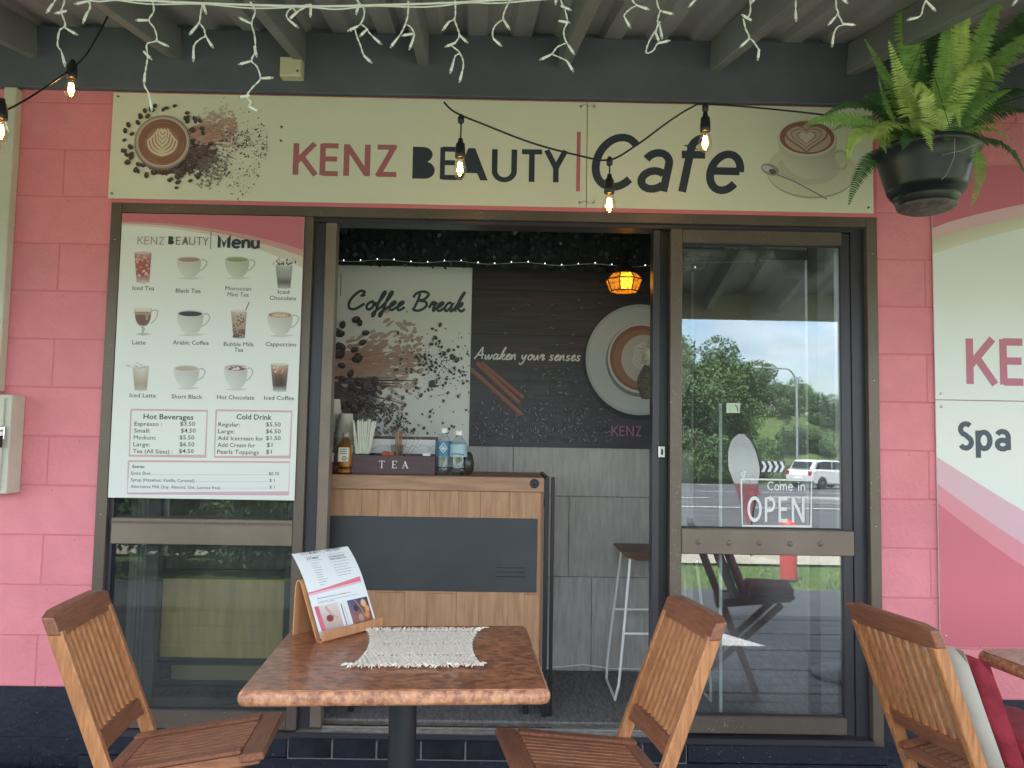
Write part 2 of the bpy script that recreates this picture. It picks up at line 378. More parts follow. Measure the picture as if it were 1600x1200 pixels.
SCRIPT = {
 'C': (.92, [[(.80, .86), (.66, .78), (.74, 1.0), (.52, 1.04), (.24, .72), (.10, .34), (.20, .04), (.46, .02), (.74, .22), (.86, .34)]]),
 'o': (.44, [[(.30, .46), (.12, .34), (.08, .12), (.22, .0), (.38, .18), (.36, .42), (.26, .46), (.42, .36), (.52, .4)]]),
 'f': (.34, [[(.02, .2), (.22, .5), (.40, .9), (.38, 1.04), (.28, .9), (.18, .4), (.10, -.24), (.02, -.38), (.0, -.2), (.2, .02), (.40, .2)]]),
 'e': (.38, [[(.02, .14), (.20, .26), (.32, .42), (.24, .48), (.10, .32), (.10, .06), (.22, .0), (.42, .18)]]),
 'B': (.86, [[(.32, .96), (.26, .5), (.14, .02)], [(.02, .74), (.16, .98), (.5, 1.08), (.74, .92), (.6, .66), (.34, .56), (.66, .5), (.74, .26), (.5, .02), (.22, .0), (.08, .12)]]),
 'r': (.36, [[(.02, .16), (.16, .5), (.18, .38), (.32, .44), (.24, .12), (.28, .0), (.42, .18)]]),
 'a': (.46, [[(.36, .42), (.2, .46), (.06, .2), (.14, .0), (.3, .14), (.40, .44), (.34, .08), (.42, .0), (.54, .18)]]),
 'k': (.50, [[(.06, .1), (.26, .6), (.42, 1.08), (.28, .8), (.10, .0), (.22, .34), (.40, .46), (.36, .28), (.2, .24), (.34, .04), (.46, .0), (.58, .14)]]),
 'A': (.74, [[(.0, .0), (.2, .4), (.46, 1.0), (.5, .98), (.52, .4), (.6, .02)], [(.12, .38), (.4, .36), (.66, .42)]]),
 'w': (.60, [[(.04, .42), (.08, .08), (.18, .02), (.3, .4), (.34, .08), (.44, .04), (.58, .44)]]),
 'n': (.46, [[(.08, .46), (.06, .0), (.2, .36), (.32, .44), (.34, .08), (.44, .02)]]),
 'y': (.46, [[(.06, .44), (.1, .14), (.22, .12), (.36, .44), (.26, -.1), (.08, -.4), (-.08, -.3)]]),
 'u': (.48, [[(.06, .44), (.08, .08), (.2, .04), (.34, .42), (.36, .08), (.46, .04)]]),
 's': (.40, [[(.34, .42), (.16, .42), (.14, .28), (.3, .14), (.22, .0), (.04, .06)]]),
 ' ': (.34, []),
}
def script_line(P, s, x, z, h, w, col, sx=1, shear=.18):
    for ch in s:
        adv, st = SCRIPT[ch]
        for q in st: P.stroke([(x + (a * sx + shear * b) * h, z + b * h) for a, b in catmull(q, 5)], w, col)
        x += adv * sx * h
    return x

def mixc(a, b, t): return tuple(a[i] + (b[i] - a[i]) * t for i in range(3))
def bean(P, x, z, r, rot, c=(.055, .038, .035)):
    P.poly(ell(x, z, r, r * .72, 10, rot), c)
    P.poly(ell(x + r * .1, z + r * .2, r * .6, r * .32, 8, rot), mixc(c, (.3, .26, .25), .35))
    P.stroke([(x - r * .8 * cos(rot), z - r * .8 * sin(rot)), (x + r * .12, z - r * .05), (x + r * .8 * cos(rot), z + r * .8 * sin(rot))], r * .14, mixc(c, (0, 0, 0), .6))
def rosetta(P, x, z, r, rot=0, c=(.70, .60, .46)):
    c_, s_ = cos(rot), sin(rot)
    def q(pts): return [(x + r * (c_ * a - s_ * b), z + r * (s_ * a + c_ * b)) for a, b in pts]
    for k, (w, zz) in enumerate([(.62, -.1), (.5, .02), (.38, .16), (.26, .30)]):
        for sg in (-1, 1):
            P.stroke(q(catmull([(0, zz - .5), (sg * w * .75, zz - .28), (sg * w, zz + .12), (sg * w * .72, zz + .3)], 5)), r * .11, c, r * .05)
    P.poly(q([(0, -.6), (.16, .1), (.2, .5), (.07, .62), (0, .56), (-.07, .62), (-.2, .5), (-.16, .1)]), c)
    for k in range(4):
        zz = .36 - .2 * k
        P.stroke(q([(-.13, zz + .1), (0, zz - .05), (.13, zz + .1)]), r * .03, (.30, .17, .12))
def top_cup(P, x, z, R, ring=(.42, .36, .33), liquid=(.25, .12, .085), leaf=True):
    P.poly(ell(x, z - R * .02, R * 1.04, R * 1.04, 48), (.22, .17, .16)); P.poly(ell(x, z, R, R * .98, 48), ring)
    P.poly(ell(x, z, R * .93, R * .91, 48), (.60, .52, .45)); P.poly(ell(x, z, R * .9, R * .88, 48), liquid)
    rnd = random.Random(4)
    for k in range(26):
        a = rnd.uniform(0, 6.28); q = rnd.uniform(.62, .84); P.stroke([(x + R * q * cos(a + t * .12), z + R * q * sin(a + t * .12)) for t in range(6)], R * .02, mixc(liquid, (.6, .4, .3), rnd.uniform(.1, .35)))
    P.poly(ell(x, z, R * .62, R * .58, 36), mixc(liquid, (.5, .33, .24), .35))
    if leaf: rosetta(P, x, z, R * .86)
def degrees_(a): return a * 180 / pi
def splash(P, x, z, S, seed=1, beans=46, dots=420, left=True, R=None, tilt=0):
    """coffee powder thrown to the right of a cup, with beans round it"""
    rnd = random.Random(seed); R = R or S
    dark, rust = (.10, .075, .085), (.40, .20, .16)
    def blob(cx, cz, rx, rz, col, n=40, rough=.18):
        P.poly([(cx + rx * cos(a) * (1 + rnd.uniform(-rough, rough)), cz + rz * sin(a) * (1 + rnd.uniform(-rough, rough))) for a in [2 * pi * k / n for k in range(n)]], col)
    blob(x + S * .25, z - S * .38, S * .72, S * .46, (.14, .11, .12), 50, .10); blob(x + S * .75, z - S * .25, S * .6, S * .45, dark, 50, .16)
    pap = (.66, .62, .54)
    for k in range(520):                                      # soft rust powder, thinning outwards
        t = rnd.random() ** .8; a = radians(rnd.gauss(12, 10) - tilt); q = S * (.55 + 1.35 * t); c = mixc(rust, pap, min(.75, max(0, abs(degrees_(a) - 12 + tilt) / 50 + t * .3) * rnd.uniform(.5, 1.2)))
        P.poly(ell(x + q * cos(a), z + .05 * S + q * sin(a), S * rnd.uniform(.04, .12) * (1.15 - t * .7), S * rnd.uniform(.012, .035), 7, a + rnd.uniform(-.3, .3)), c)
    for k in range(380):
        t = rnd.random() ** .8; a = radians(rnd.gauss(-24, 10) - tilt); q = S * (.5 + 1.25 * t); c = mixc(dark, pap, min(.7, max(0, t * .5) * rnd.uniform(.3, 1.2)))
        P.poly(ell(x + q * cos(a), z - .05 * S + q * sin(a), S * rnd.uniform(.03, .09) * (1.15 - t * .8), S * rnd.uniform(.012, .04), 7, a + rnd.uniform(-.4, .4)), c)
    for k in range(34):                                       # feathery spikes of rust powder
        a = radians(rnd.gauss(14, 9) - tilt); Ln = S * rnd.uniform(.7, 1.3); b = S * rnd.uniform(.0, .5)
        p0 = (x + S * .45 + b * cos(a), z + S * .12 + b * sin(a) * .6); p1 = (p0[0] + Ln * .6 * cos(a), p0[1] + Ln * .6 * sin(a) + S * rnd.uniform(-.05, .05))
        P.stroke([p0, ((p0[0] + p1[0]) / 2, (p0[1] + p1[1]) / 2 + S * rnd.uniform(-.04, .06)), p1], S * rnd.uniform(.02, .05), mixc(rust, (.52, .36, .30), rnd.random()), S * .004)
    for k in range(26):
        a = radians(rnd.gauss(-22, 14)); Ln = S * rnd.uniform(.6, 1.35); b = S * rnd.uniform(.1, .6)
        p0 = (x + S * .4 + b * cos(a), z - S * .12 + b * sin(a)); p1 = (p0[0] + Ln * .7 * cos(a), p0[1] + Ln * .7 * sin(a))
        P.stroke([p0, p1], S * rnd.uniform(.02, .05), mixc(dark, (.2, .14, .14), rnd.random() * .6), S * .008)
    for k in range(dots):
        t = rnd.random() ** .7; a = radians(rnd.choice([rnd.gauss(4, 6), rnd.gauss(4, 6), rnd.gauss(-30, 6), rnd.gauss(-6, 15)])); q = S * (1.05 + 1.25 * t)
        r = R * rnd.choice([.014, .018, .026, .04]) * (1.1 if t < .6 else .9)
        P.poly(ell(x + .35 * S + q * cos(a), z + q * sin(a), r, r * .8, 6, rnd.uniform(0, 3)), mixc(dark, (.16, .1, .09), rnd.random()))
    for k in range(beans):
        a = rnd.uniform(40, 330) if left else rnd.uniform(-60, 60)
        a = radians(a); q = R * rnd.uniform(1.08, 1.45)
        bean(P, x + q * cos(a) * 1.1, z + q * sin(a), R * rnd.uniform(.085, .125), rnd.uniform(0, 3.1))
    for k in range(40):
        a = radians(rnd.uniform(-80, 40)); q = R * rnd.uniform(1.05, 1.9)
        bean(P, x + q * cos(a), z + q * sin(a), R * rnd.uniform(.08, .12), rnd.uniform(0, 3.1), (.06, .045, .05))

# ================================================================== SETTING
def ground_z(y): return -.10 if y > -7 else -.10 - (-7 - y) * .0375
gp = MB(); ys = [6, -3.62, -7, -45, -60, -400]
def sheet(name, x0, x1, ys, dz, m, kind='structure', nx=1):
    mb = MB(); n = len(ys); vs = []
    for y in ys: vs += [(x0, y, ground_z(y) + dz), (x1, y, ground_z(y) + dz)]
    mb.add(vs, [(2 * i, 2 * i + 1, 2 * i + 3, 2 * i + 2) for i in range(n - 1)]); return obj(name, mb, m, kind=kind)
GRASS = mat('grass_ground', (.115, .17, .045), .9, col2=(.07, .11, .03), vscale=3, bump=.6, bscale=30)
ASPH = mat('asphalt', (.085, .085, .088), .85, var=.25, vscale=1.2, bump=.2, bscale=80)
CONC = mat('concrete', (.30, .29, .27), .8, var=.12, vscale=2, bump=.15)
PATHM = mat('sandy_path', (.40, .36, .28), .9, var=.15, vscale=2)
sheet('ground', -120, 120, [8, -7, -45, -400], -.05, GRASS)
sheet('road', -120, 120, [-9.2, -45.5], -.035, ASPH)
pw = sheet('path', -60, 60, [-5.6, -6.9], -.02, PATHM)
concrete_pad = obj('concrete_patio', B(-6, 6, -3.75, -2.62, -.3, -.05), CONC, kind='structure')
# kerbs and markings
obj('kerb', B(-60, 60, -9.2, -9.0, -.4, ground_z(-9.1) + .06), CONC, kind='structure')
mk = MB()
for (y, x0, x1) in [(-17, -60, 60), (-30, -60, 60), (-42.5, -60, 60)]:
    z = ground_z(y) - .027; mk.add([(x0, y, z), (x1, y, z), (x1, y - .22, ground_z(y - .22) - .027), (x0, y - .22, ground_z(y - .22) - .027)], [(0, 1, 2, 3)])
for x in range(-50, 50, 6):
    y = -23; z = ground_z(y) - .027; mk.add([(x, y, z), (x + 3, y, z), (x + 3, y - .25, ground_z(y - .25) - .027), (x, y - .25, ground_z(y - .25) - .027)], [(0, 1, 2, 3)])
obj('road_marking', mk, mat('road_paint', (.75, .75, .72), .7), kind='structure')
isl = MB(); P0 = [(8.0, -20.5), (11.5, -19.0), (15.5, -21.0), (15.0, -22.2), (9.0, -22.0)]
isl.add([(x, y, ground_z(y) - .03) for x, y in P0] + [(x, y, ground_z(y) + .11) for x, y in P0], [(5, 6, 7, 8, 9)] + [(i, (i + 1) % 5, (i + 1) % 5 + 5, i + 5) for i in range(5)])
obj('traffic_island', isl, CONC, kind='structure')
# timber deck under the awning, plank by plank
DECK = mat('weathered_deck', (.10, .095, .09), .55, col2=(.055, .052, .052), vscale=6, stretch=(.6, 9, 9), bump=.2, bscale=30)
deck = thing('patio_deck', None, None, (0, -1.3, -.05)); del_keys = deck.pop('label', None); tag(deck, kind='structure')
for i in range(19):
    y = -.06 - i * .137
    obj('plank', B(-3.6, 3.6, y - .130, y, -.06, -.03 - .0015 * (i % 3), bev=.003), DECK, deck)
obj('deck_bearer', B(-3.6, 3.6, -2.64, -.05, -.12, -.062), BLACKM, deck)
# grass tufts on the verge
gm = MB(); rg = random.Random(3)
for k in range(26000):
    x, y = rg.uniform(-6, 9), rg.choice([rg.uniform(-5.55, -3.8), rg.uniform(-9.0, -6.95)])
    a = rg.uniform(0, pi); h = rg.uniform(.02, .07); w = .004
    gm.add([(x - w * cos(a), y - w * sin(a), -.16), (x + w * cos(a), y + w * sin(a), -.16), (x + rg.uniform(-.05, .05), y + rg.uniform(-.05, .05), -.14 + h)], [(0, 1, 2)])
tag(obj('verge_grass', gm, mat('grass_blade', (.12, .20, .04), .7, var=.3, vscale=2)), 'short green grass on the verge beyond the patio', 'grass', kind='stuff')

# ------------------------------------------------------------------ block walls
XL, XR = spot(168, 640)[0], spot(1370, 640)[0]        # edges of the shopfront frame
XL, XR = -1.650, 1.550
def block_row_edges(lo, hi, odd):
    e = [lo]; x = -1.662 - (0 if not odd else .2) - 4
    # left wall joints at -1.66/-2.06..., odd rows -1.86; right wall joints 1.75 / 1.95
    return e
left_wall = thing('block_wall', 'pink painted concrete block wall left of the shopfront, navy at its foot', 'wall', (-2.3, .05, -.1))
right_wall = thing('block_wall', 'pink painted concrete block wall right of the shopfront, behind the spa sign', 'wall', (2.4, .05, -.1))
_bc = {}
def block(x0, x1, z, wall, m):
    w = round(x1 - x0, 3); key = (w, m.name, random.randrange(3))
    if key not in _bc:
        _bc[key] = MB().box(-w / 2 + .0018, w / 2 - .0018, 0, .10, .0018, .1982, bev=.003).mesh('block', m)
    o = obj('block', _bc[key], None, wall, world=False)
    o.location = Vector(((x0 + x1) / 2, random.uniform(0, .0012), z)) - wall.location
    return o
for k in range(-2, 14):
    z = .062 + .2 * k
    m = PINK if z > .2 else NAVY
    j = [-3.26, -2.86, -2.46, -2.06, XL] if k % 2 == 0 else [-3.06, -2.66, -2.26, -1.86, XL]
    for a, b in zip(j[:-1], j[1:]): block(a, b, z, left_wall, m)
    j = [XR, 1.95, 2.35, 2.75, 3.15] if k % 2 == 0 else [XR, 1.755, 2.155, 2.555, 2.955, 3.3]
    for a, b in zip(j[:-1], j[1:]): block(a, b, z, right_wall, m)
for wl, xa, xb in ((left_wall, -3.3, XL + .001), (right_wall, XR - .001, 3.32)):
    obj('mortar', B(xa, xb, .0028, .099, .262, 2.86), MORTARP, wl); obj('mortar', B(xa, xb, .0028, .099, -.14, .2618), NAVY, wl)
lint = thing('upper_wall', 'dark slate wall above the cream shop sign under the awning', 'wall', (0, .05, 2.7))
obj('wall_panel', B(-3.35, 3.35, .0, .10, 2.862, 3.08), DARKWALL, lint)
obj('wall_panel', B(XL, XR, -.0035, .10, 2.235, 2.86), mat('pink_render', (.7, .19, .23), .6), lint)
# dark timber ledger that carries the rafters
led = thing('ledger_beam', 'wide dark slate board fixed along the wall top above the cream sign', 'beam', (0, -.02, 2.7))
obj('board', B(-3.35, 3.35, -.034, -.004, 2.712, 2.975, bev=.002), DARKWALL, led)

# ------------------------------------------------------------------ awning
aw = thing('awning', 'corrugated metal awning roof on grey rafters over the café front', 'awning', (0, -1.35, 2.9))
SL, SK = .215, .045                                  # fall and skew per metre going out
def rafter(x):
    p0 = Vector((x, -.036, 2.905)); p1 = Vector((x + SK * 2.62, -2.655, 2.905 - SL * 2.62))
    obj('rafter', MB().bar(p0, p1, .045, .13, bev=.003), RAFTER, aw)
for px in (662, 880, 1114, 1326): rafter(spot(px, 132, 0)[0])
for x in (-3.2, -2.6, -2.0, -1.4, -.88, 1.98, 2.55, 3.15, 3.9, 4.6, -3.9, -4.6): rafter(x)
rf = MB(); per = .19; prof = []
xx = -7.4  # roof carried past the walls, out of view, to keep sun off the patio
while xx < 6.6:
    for (dx, dz) in ((0, 0), (.075, 0), (.095, .026), (.17, .026)): prof.append((xx + dx, dz))
    xx += per
vs = []
for x, dz in prof: vs += [(x, .0, 2.982 + dz), (x + SK * 2.8, -2.82, 2.982 + dz - SL * 2.82)]
rf.add(vs, [(2 * i, 2 * i + 1, 2 * i + 3, 2 * i + 2) for i in range(len(prof) - 1)])
ro = obj('roof_sheet', rf, ROOF, aw); sm = ro.modifiers.new('thickness', 'SOLIDIFY'); sm.thickness = .003; sm.offset = 1
for y in (-.95, -1.85): obj('batten', B(-7.3, 6.6, y - .035, y + .035, 2.966 + SL * y - .012, 2.966 + SL * y + .008), RAFTER, aw)
zf = 2.905 - SL * 2.7
obj('front_beam', B(-7.4, 6.6, -2.72, -2.665, zf - .10, zf + .10, bev=.004), mat('cream_timber', (.50, .46, .30), .5), aw)
obj('gutter', MB().prism([(-2.82, zf + .04), (-2.725, zf + .04), (-2.725, zf + .14), (-2.735, zf + .14), (-2.735, zf + .05), (-2.81, zf + .05), (-2.81, zf + .14), (-2.82, zf + .14)], -7.4, 6.6, Matrix(((0, 1, 0, 0), (1, 0, 0, 0), (0, 0, 1, 0), (0, 0, 0, 1)))), mat('cream_gutter', (.55, .52, .38), .4), aw)
for x in (-4.6, 6.0): obj('post', B(x - .045, x + .045, -2.74, -2.65, -.1, zf - .1, bev=.004), RAFTER, aw)
# ivory junction box on the ledger
sx0, sz0 = spot(441, 126, -.04); sx1, sz1 = spot(476, 97, -.04)
jb = thing('junction_box', 'small ivory junction box on the dark board above the cream sign', 'box', (sx0, -.04, sz0))
obj('box', B(sx0, sx1, -.085, -.034, sz0, sz1, bev=.006), IVORY, jb); obj('cover', B(sx0 + .004, sx1 - .004, -.089, -.085, sz0 + .004, sz1 - .004, bev=.0015), IVORY, jb)
obj('screw', MB().lathe([(.004, 0), (.004, .002), (0, .0025)], (sx1 - .015, -.089, sz0 + .02), 10, Matrix.Rotation(pi / 2, 4, 'X')), BLACKM, jb)

# ------------------------------------------------------------------ shopfront frame and glass
FZ0, FZ1 = .065, 2.236
sf = thing('shopfront_frame', 'dark bronze aluminium shopfront frame round the café doorway and windows', 'frame', (-.05, .04, FZ0))
x_glL, x_glR = -1.588, -.852
obj('jamb', B(XL + .001, XL + .045, -.012, .115, FZ0, FZ1, bev=.002), BRONZE, sf)
obj('jamb', B(XR - .045, XR - .001, -.012, .115, FZ0, FZ1, bev=.002), BRONZE, sf)
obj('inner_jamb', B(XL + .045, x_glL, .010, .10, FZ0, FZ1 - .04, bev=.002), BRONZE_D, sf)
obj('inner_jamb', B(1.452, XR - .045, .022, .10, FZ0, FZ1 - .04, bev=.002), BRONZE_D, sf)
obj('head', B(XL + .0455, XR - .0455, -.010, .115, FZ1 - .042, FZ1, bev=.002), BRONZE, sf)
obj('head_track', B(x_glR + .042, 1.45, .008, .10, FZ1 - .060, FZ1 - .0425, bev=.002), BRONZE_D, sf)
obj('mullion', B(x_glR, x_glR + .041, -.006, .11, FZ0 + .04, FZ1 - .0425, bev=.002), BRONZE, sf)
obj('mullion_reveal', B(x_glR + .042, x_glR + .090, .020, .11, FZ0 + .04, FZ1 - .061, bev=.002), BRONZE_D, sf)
obj('door_stile', B(x_glR + .091, x_glR + .135, .010, .07, .112, FZ1 - .061, bev=.002), BRONZE_L, sf)
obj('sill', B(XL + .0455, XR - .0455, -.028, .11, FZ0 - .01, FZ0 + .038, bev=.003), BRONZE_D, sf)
obj('sill_rail', B(XL + .05, x_glR - .001, -.002, .09, .105, .175, bev=.002), BRONZE, sf)
obj('window_rail', B(x_glL + .001, x_glR - .001, -.006, .06, .832, .937, bev=.003), BRONZE_L, sf)
obj('window_rail_lip', B(x_glL + .001, x_glR - .001, -.010, -.0065, .915, .925), BRONZE, sf)
obj('track', B(x_glR + .138, .62, .025, .040, .104, .116, bev=.001), STEEL, sf)
obj('threshold', B(x_glR + .0421, .69, -.014, .11, .1035 - .03, .1035, bev=.001), mat('worn_aluminium', (.30, .29, .26), .5, metal=.3, var=.3, vscale=30), sf)
wp = obj('window_pane', B(x_glL - .004, x_glR + .004, .030, .035, .93, FZ1 - .04), GLASSL, sf)
wp2 = obj('window_pane', B(x_glL - .004, x_glR + .004, .030, .035, .17, .835), GLASSL, sf)
# sliding door at the right
dr = thing('sliding_door', 'glazed bronze sliding door right of the doorway with OPEN lettering on it', 'door', (1.05, .05, .1))
d0, d1 = .618, 1.452
obj('edge_stile', B(d0, d0 + .030, .028, .098, .112, FZ1 - .061, bev=.002), BRONZE_D, dr)
obj('stile_groove', B(d0 + .031, d0 + .066, .046, .098, .112, FZ1 - .061, bev=.001), BLACKM, dr)
obj('stile', B(d0 + .067, d0 + .115, -.004, .06, .112, FZ1 - .061, bev=.003), BRONZE, dr)
obj('stile', B(1.408, 1.4515, .030, .09, .10, FZ1 - .061, bev=.002), BRONZE_D, dr)
obj('top_rail', B(d0 + .1155, 1.4075, .004, .06, 2.118, FZ1 - .061, bev=.003), BRONZE, dr)
mr = obj('middle_rail', B(d0 + .1155, 1.440, -.008, .06, .828, .930, bev=.003), BRONZE_L, dr)
for q in range(5): obj('fixing_cap', MB().lathe([(.012, 0), (.012, .0008), (0, .001)], (.80 + q * .125, -.0081, .877 - .002 * (q % 2)), 18, Matrix.Rotation(pi / 2, 4, 'X')), mat('worn_cap', (.18, .14, .11), .5), mr, world=True)
obj('bottom_rail', B(d0 + .1155, 1.4075, .004, .06, .112, .178, bev=.003), BRONZE, dr)
gp1 = obj('glass_pane', B(d0 + .112, 1.412, .034, .039, .925, 2.122), GLASS, dr)
gp2 = obj('glass_pane', B(d0 + .112, 1.412, .034, .039, .174, .832), GLASS, dr)
lx, lz = spot(1034, 706, .02)
lk = obj('lock', B(lx - .014, lx + .014, .014, .0275, lz - .025, lz + .025, bev=.003), STEEL, dr)
obj('keyhole', B(lx - .004, lx + .004, .011, .0138, lz - .012, lz + .012, bev=.001), BLACKM, lk)
def gasket(par, x0, x1, z0, z1, y):
    g = MB()
    for a in ((x0, x1, y, y + .004, z0, z0 + .005), (x0, x1, y, y + .004, z1 - .005, z1), (x0, x0 + .005, y, y + .004, z0 + .0051, z1 - .0051), (x1 - .005, x1, y, y + .004, z0 + .0051, z1 - .0051)): g.box(*a)
    obj('gasket', g, BLACKP, par)
gasket(dr, d0 + .1155, 1.4075, .9305, 2.1175, .028); gasket(dr, d0 + .1155, 1.4075, .1785, .8275, .028)
gasket(sf, x_glL + .001, x_glR - .001, .9375, FZ1 - .0425, .024); gasket(sf, x_glL + .001, x_glR - .001, .1755, .8315, .024)
for z in (.35, .95, 1.55, 2.08):
    for x in (XL + .023, XR - .023): obj('screw', MB().lathe([(.0035, 0), (.0035, .001), (0, .0015)], (x, -.012, z), 8, Matrix.Rotation(pi / 2, 4, 'X')), STEEL, sf)
# second leaf seen behind the right pane
bd = thing('inner_door_leaf', 'second bronze door leaf seen faintly through the right glass pane', 'door', (1.2, .12, .1))
obj('stile', B(1.30, 1.345, .105, .135, .115, 2.17, bev=.002), BRONZE_D, bd); obj('top_rail', B(.74, 1.2995, .105, .135, 2.08, 2.12, bev=.002), BRONZE_D, bd)

# step of dark tiles below the threshold
st = thing('tiled_step', 'row of dark glazed tiles along the foot of the shopfront', 'step', (0, -.05, 0))
TILE = mat('dark_glazed_tile', (.018, .02, .028), .22, var=.3, vscale=12)
x = -.83; i = 0
while x < .72:
    obj('tile', B(x + .0035, x + .1715, -.052, -.030, .018, .088 - .0006 * (i % 3), bev=.003), TILE, st); x += .175; i += 1
obj('grout', B(-.83, .745, -.048, -.0285, .014, .084), mat('pale_grout', (.20, .19, .19), .9), st)
obj('plinth', B(XL, XR, -.046, .10, -.14, .0135, bev=.003), NAVY, st)
for xa, xb in ((XL, -.835), (.75, XR)): obj('plinth', B(xa, xb, -.040, -.0285, .0145, .082, bev=.003), NAVY, st)
obj('under_sill', B(XL, XR, -.0275, .10, .0145, .054), BLACKM, st)

# ------------------------------------------------------------------ interior
room = thing('interior_room', None, None, (0, .6, .1)); tag(room, kind='structure'); room.pop('label', None)
INW = mat('interior_paint', (.10, .10, .11), .8)
YB = .80
obj('carpet', B(-1.72, 1.72, .112, YB + 2, .06, .112), mat('grey_ribbed_carpet', (.26, .25, .265), .95, var=.3, vscale=20, bump=.8, bscale=140, stretch=(6, 1, 1)), room)
obj('wall', B(-1.76, -1.72, .112, 2.4, .0, 2.62), INW, room); obj('wall', B(1.72, 1.76, .112, 2.4, .0, 2.62), INW, room)
obj('wall', B(.98, 1.72, 2.2, 2.24, .0, 2.6), INW, room)
obj('ceiling', B(-1.76, 1.76, .112, 2.4, 2.60, 2.66), INW, room)
obj('upper_wall', B(-1.72, 1.72, .075, .111, 2.237, 2.6), INW, room)
TILEG = mat('travertine_panel', (.56, .54, .50), .6, col2=(.42, .40, .37), vscale=7, stretch=(7, 1, .9), bump=.25, bscale=24)
pt = thing('partition_wall', 'grey stone panelled partition behind the timber counter', 'wall', (0, YB, .11))
zr = [.114, .583, .99, 1.41, 1.83, 2.25, 2.6]
for k, (za, zb) in enumerate(zip(zr[:-1], zr[1:])):
    xs = [-1.70, -.95, -.2, .34 if k % 2 else .05, .98] if k else [-1.70, -1.2, -.35, .46, .98]
    for a, b in zip(xs[:-1], xs[1:]): obj('panel', B(a + .0012, b - .0012, YB + random.uniform(0, .0015), YB + .02, za + .0012, zb - .0012, bev=.0008), TILEG, pt)
obj('backing', B(-1.70, .975, YB + .0201, YB + .05, .114, 2.6), BLACKM, pt)
cbl = MB().tube([(-.1, YB - .012, .135), (.15, YB - .012, .128), (.3, YB - .02, .138), (.42, YB - .02, .152), (.55, YB - .02, .134), (.8, YB - .012, .132)], .004, 6)
tag(obj('cable', cbl, WHITEP), 'thin white cable along the foot of the grey partition', 'cable')

# ================================================================== SIGNS
def plate(name, x0, x1, z0, z1, y, t, m, parent, bev=.0008): return obj(name, B(x0, x1, y - t, y, z0, z1, bev=bev), m, parent)
def screws(pts, y, parent, r=.0065):
    for x, z in pts:
        obj('screw', MB().lathe([(r, 0), (r, .002), (r * .55, .0035), (0, .0035)], (x, y, z), 12, Matrix.Rotation(pi / 2, 4, 'X')), STEEL, parent)
SXJ = .3275
YS = -.012
s1 = thing('shop_sign', 'cream sign board lettered KENZ BEAUTY with a coffee cup and scattered beans', 'sign', (-.67, -.01, 2.25))
plate('board', -1.664, SXJ - .0015, 2.2525, 2.7045, YS + .004, .006, CREAM, s1)
YF = YS - .0025
# lettering
Z0 = spot(457, 277, YF)[1]; hcap = .144
def line_px(P, s, pxa, pya, pxb, h, w, col, Y, shear=0, sx=1, gap=.08):
    x0, z0 = spot(pxa, pya, Y); T = Print(); e = sans_line(T, s, 0, 0, h, w, col, 1, gap, shear)
    xmax = max(v[0] for v in T.v); xmin = min(v[0] for v in T.v); k = (spot(pxb, pya, Y)[0] - x0) / (xmax - xmin)
    o = len(P.v); d0 = P.d
    P.v += [(x0 + (a - xmin) * k, -d0 + b, z0 + c) for a, b, c in T.v]; P.f += [[o + i for i in f] for f in T.f]; P.c += T.c; P.d += T.d
def sign_part(name, P, Y, parent, clip=None): return P.build(name, parent, (0, Y - .0002, 0), clip=clip)
rose = (.43, .15, .16); slate = (.035, .047, .066)
P = Print(); line_px(P, 'KENZ', 457, 273, 620, .135, .0215, rose, YF); sign_part('lettering', P, YF, s1)
P = Print()
line_px(P, '#', 644, 279, 679, .136, .0215, slate, YF); line_px(P, 'E', 687, 280, 712, .137, .0215, slate, YF)
line_px(P, '@', 711, 281, 762, .137, .0215, slate, YF); line_px(P, 'UTY', 768, 283, 887, .137, .0215, slate, YF)
sign_part('lettering', P, YF, s1)
P = Print(); x0, z0 = spot(903, 299, YF); x1, z1 = spot(904.5, 206, YF); P.poly([(x0 - .008, z0), (x0 + .008, z0), (x0 + .009, z1), (x0 - .007, z1)], (.50, .16, .18)); sign_part('divider_bar', P, YF, s1)
P = Print(); cx, cz = spot(255, 223, YF); splash(P, cx, cz, .165, 3, R=.112); top_cup(P, cx, cz, .112); 
rnd = random.Random(9)
sign_part('cup_picture', P, YF, s1, clip=[((-1.660, 0, 0), (-1, 0, 0))])
screws([(-1.642, 2.686), (-1.648, 2.272), (SXJ - .028, 2.684), (SXJ - .028, 2.272), (-.955, 2.57), (-.955, 2.51)], YS - .002, s1)
s2 = thing('shop_sign', 'cream sign board lettered Cafe with a coffee cup on a saucer', 'sign', (.93, -.01, 2.25))
plate('board', SXJ + .0015, 1.5345, 2.2525, 2.7055, YS + .004, .006, CREAM, s2)
P = Print(); line_px(P, 'Cafe', 924, 297, 1163, .243, .033, slate, YF, shear=.2, gap=.06); sign_part('lettering', P, YF, s2)
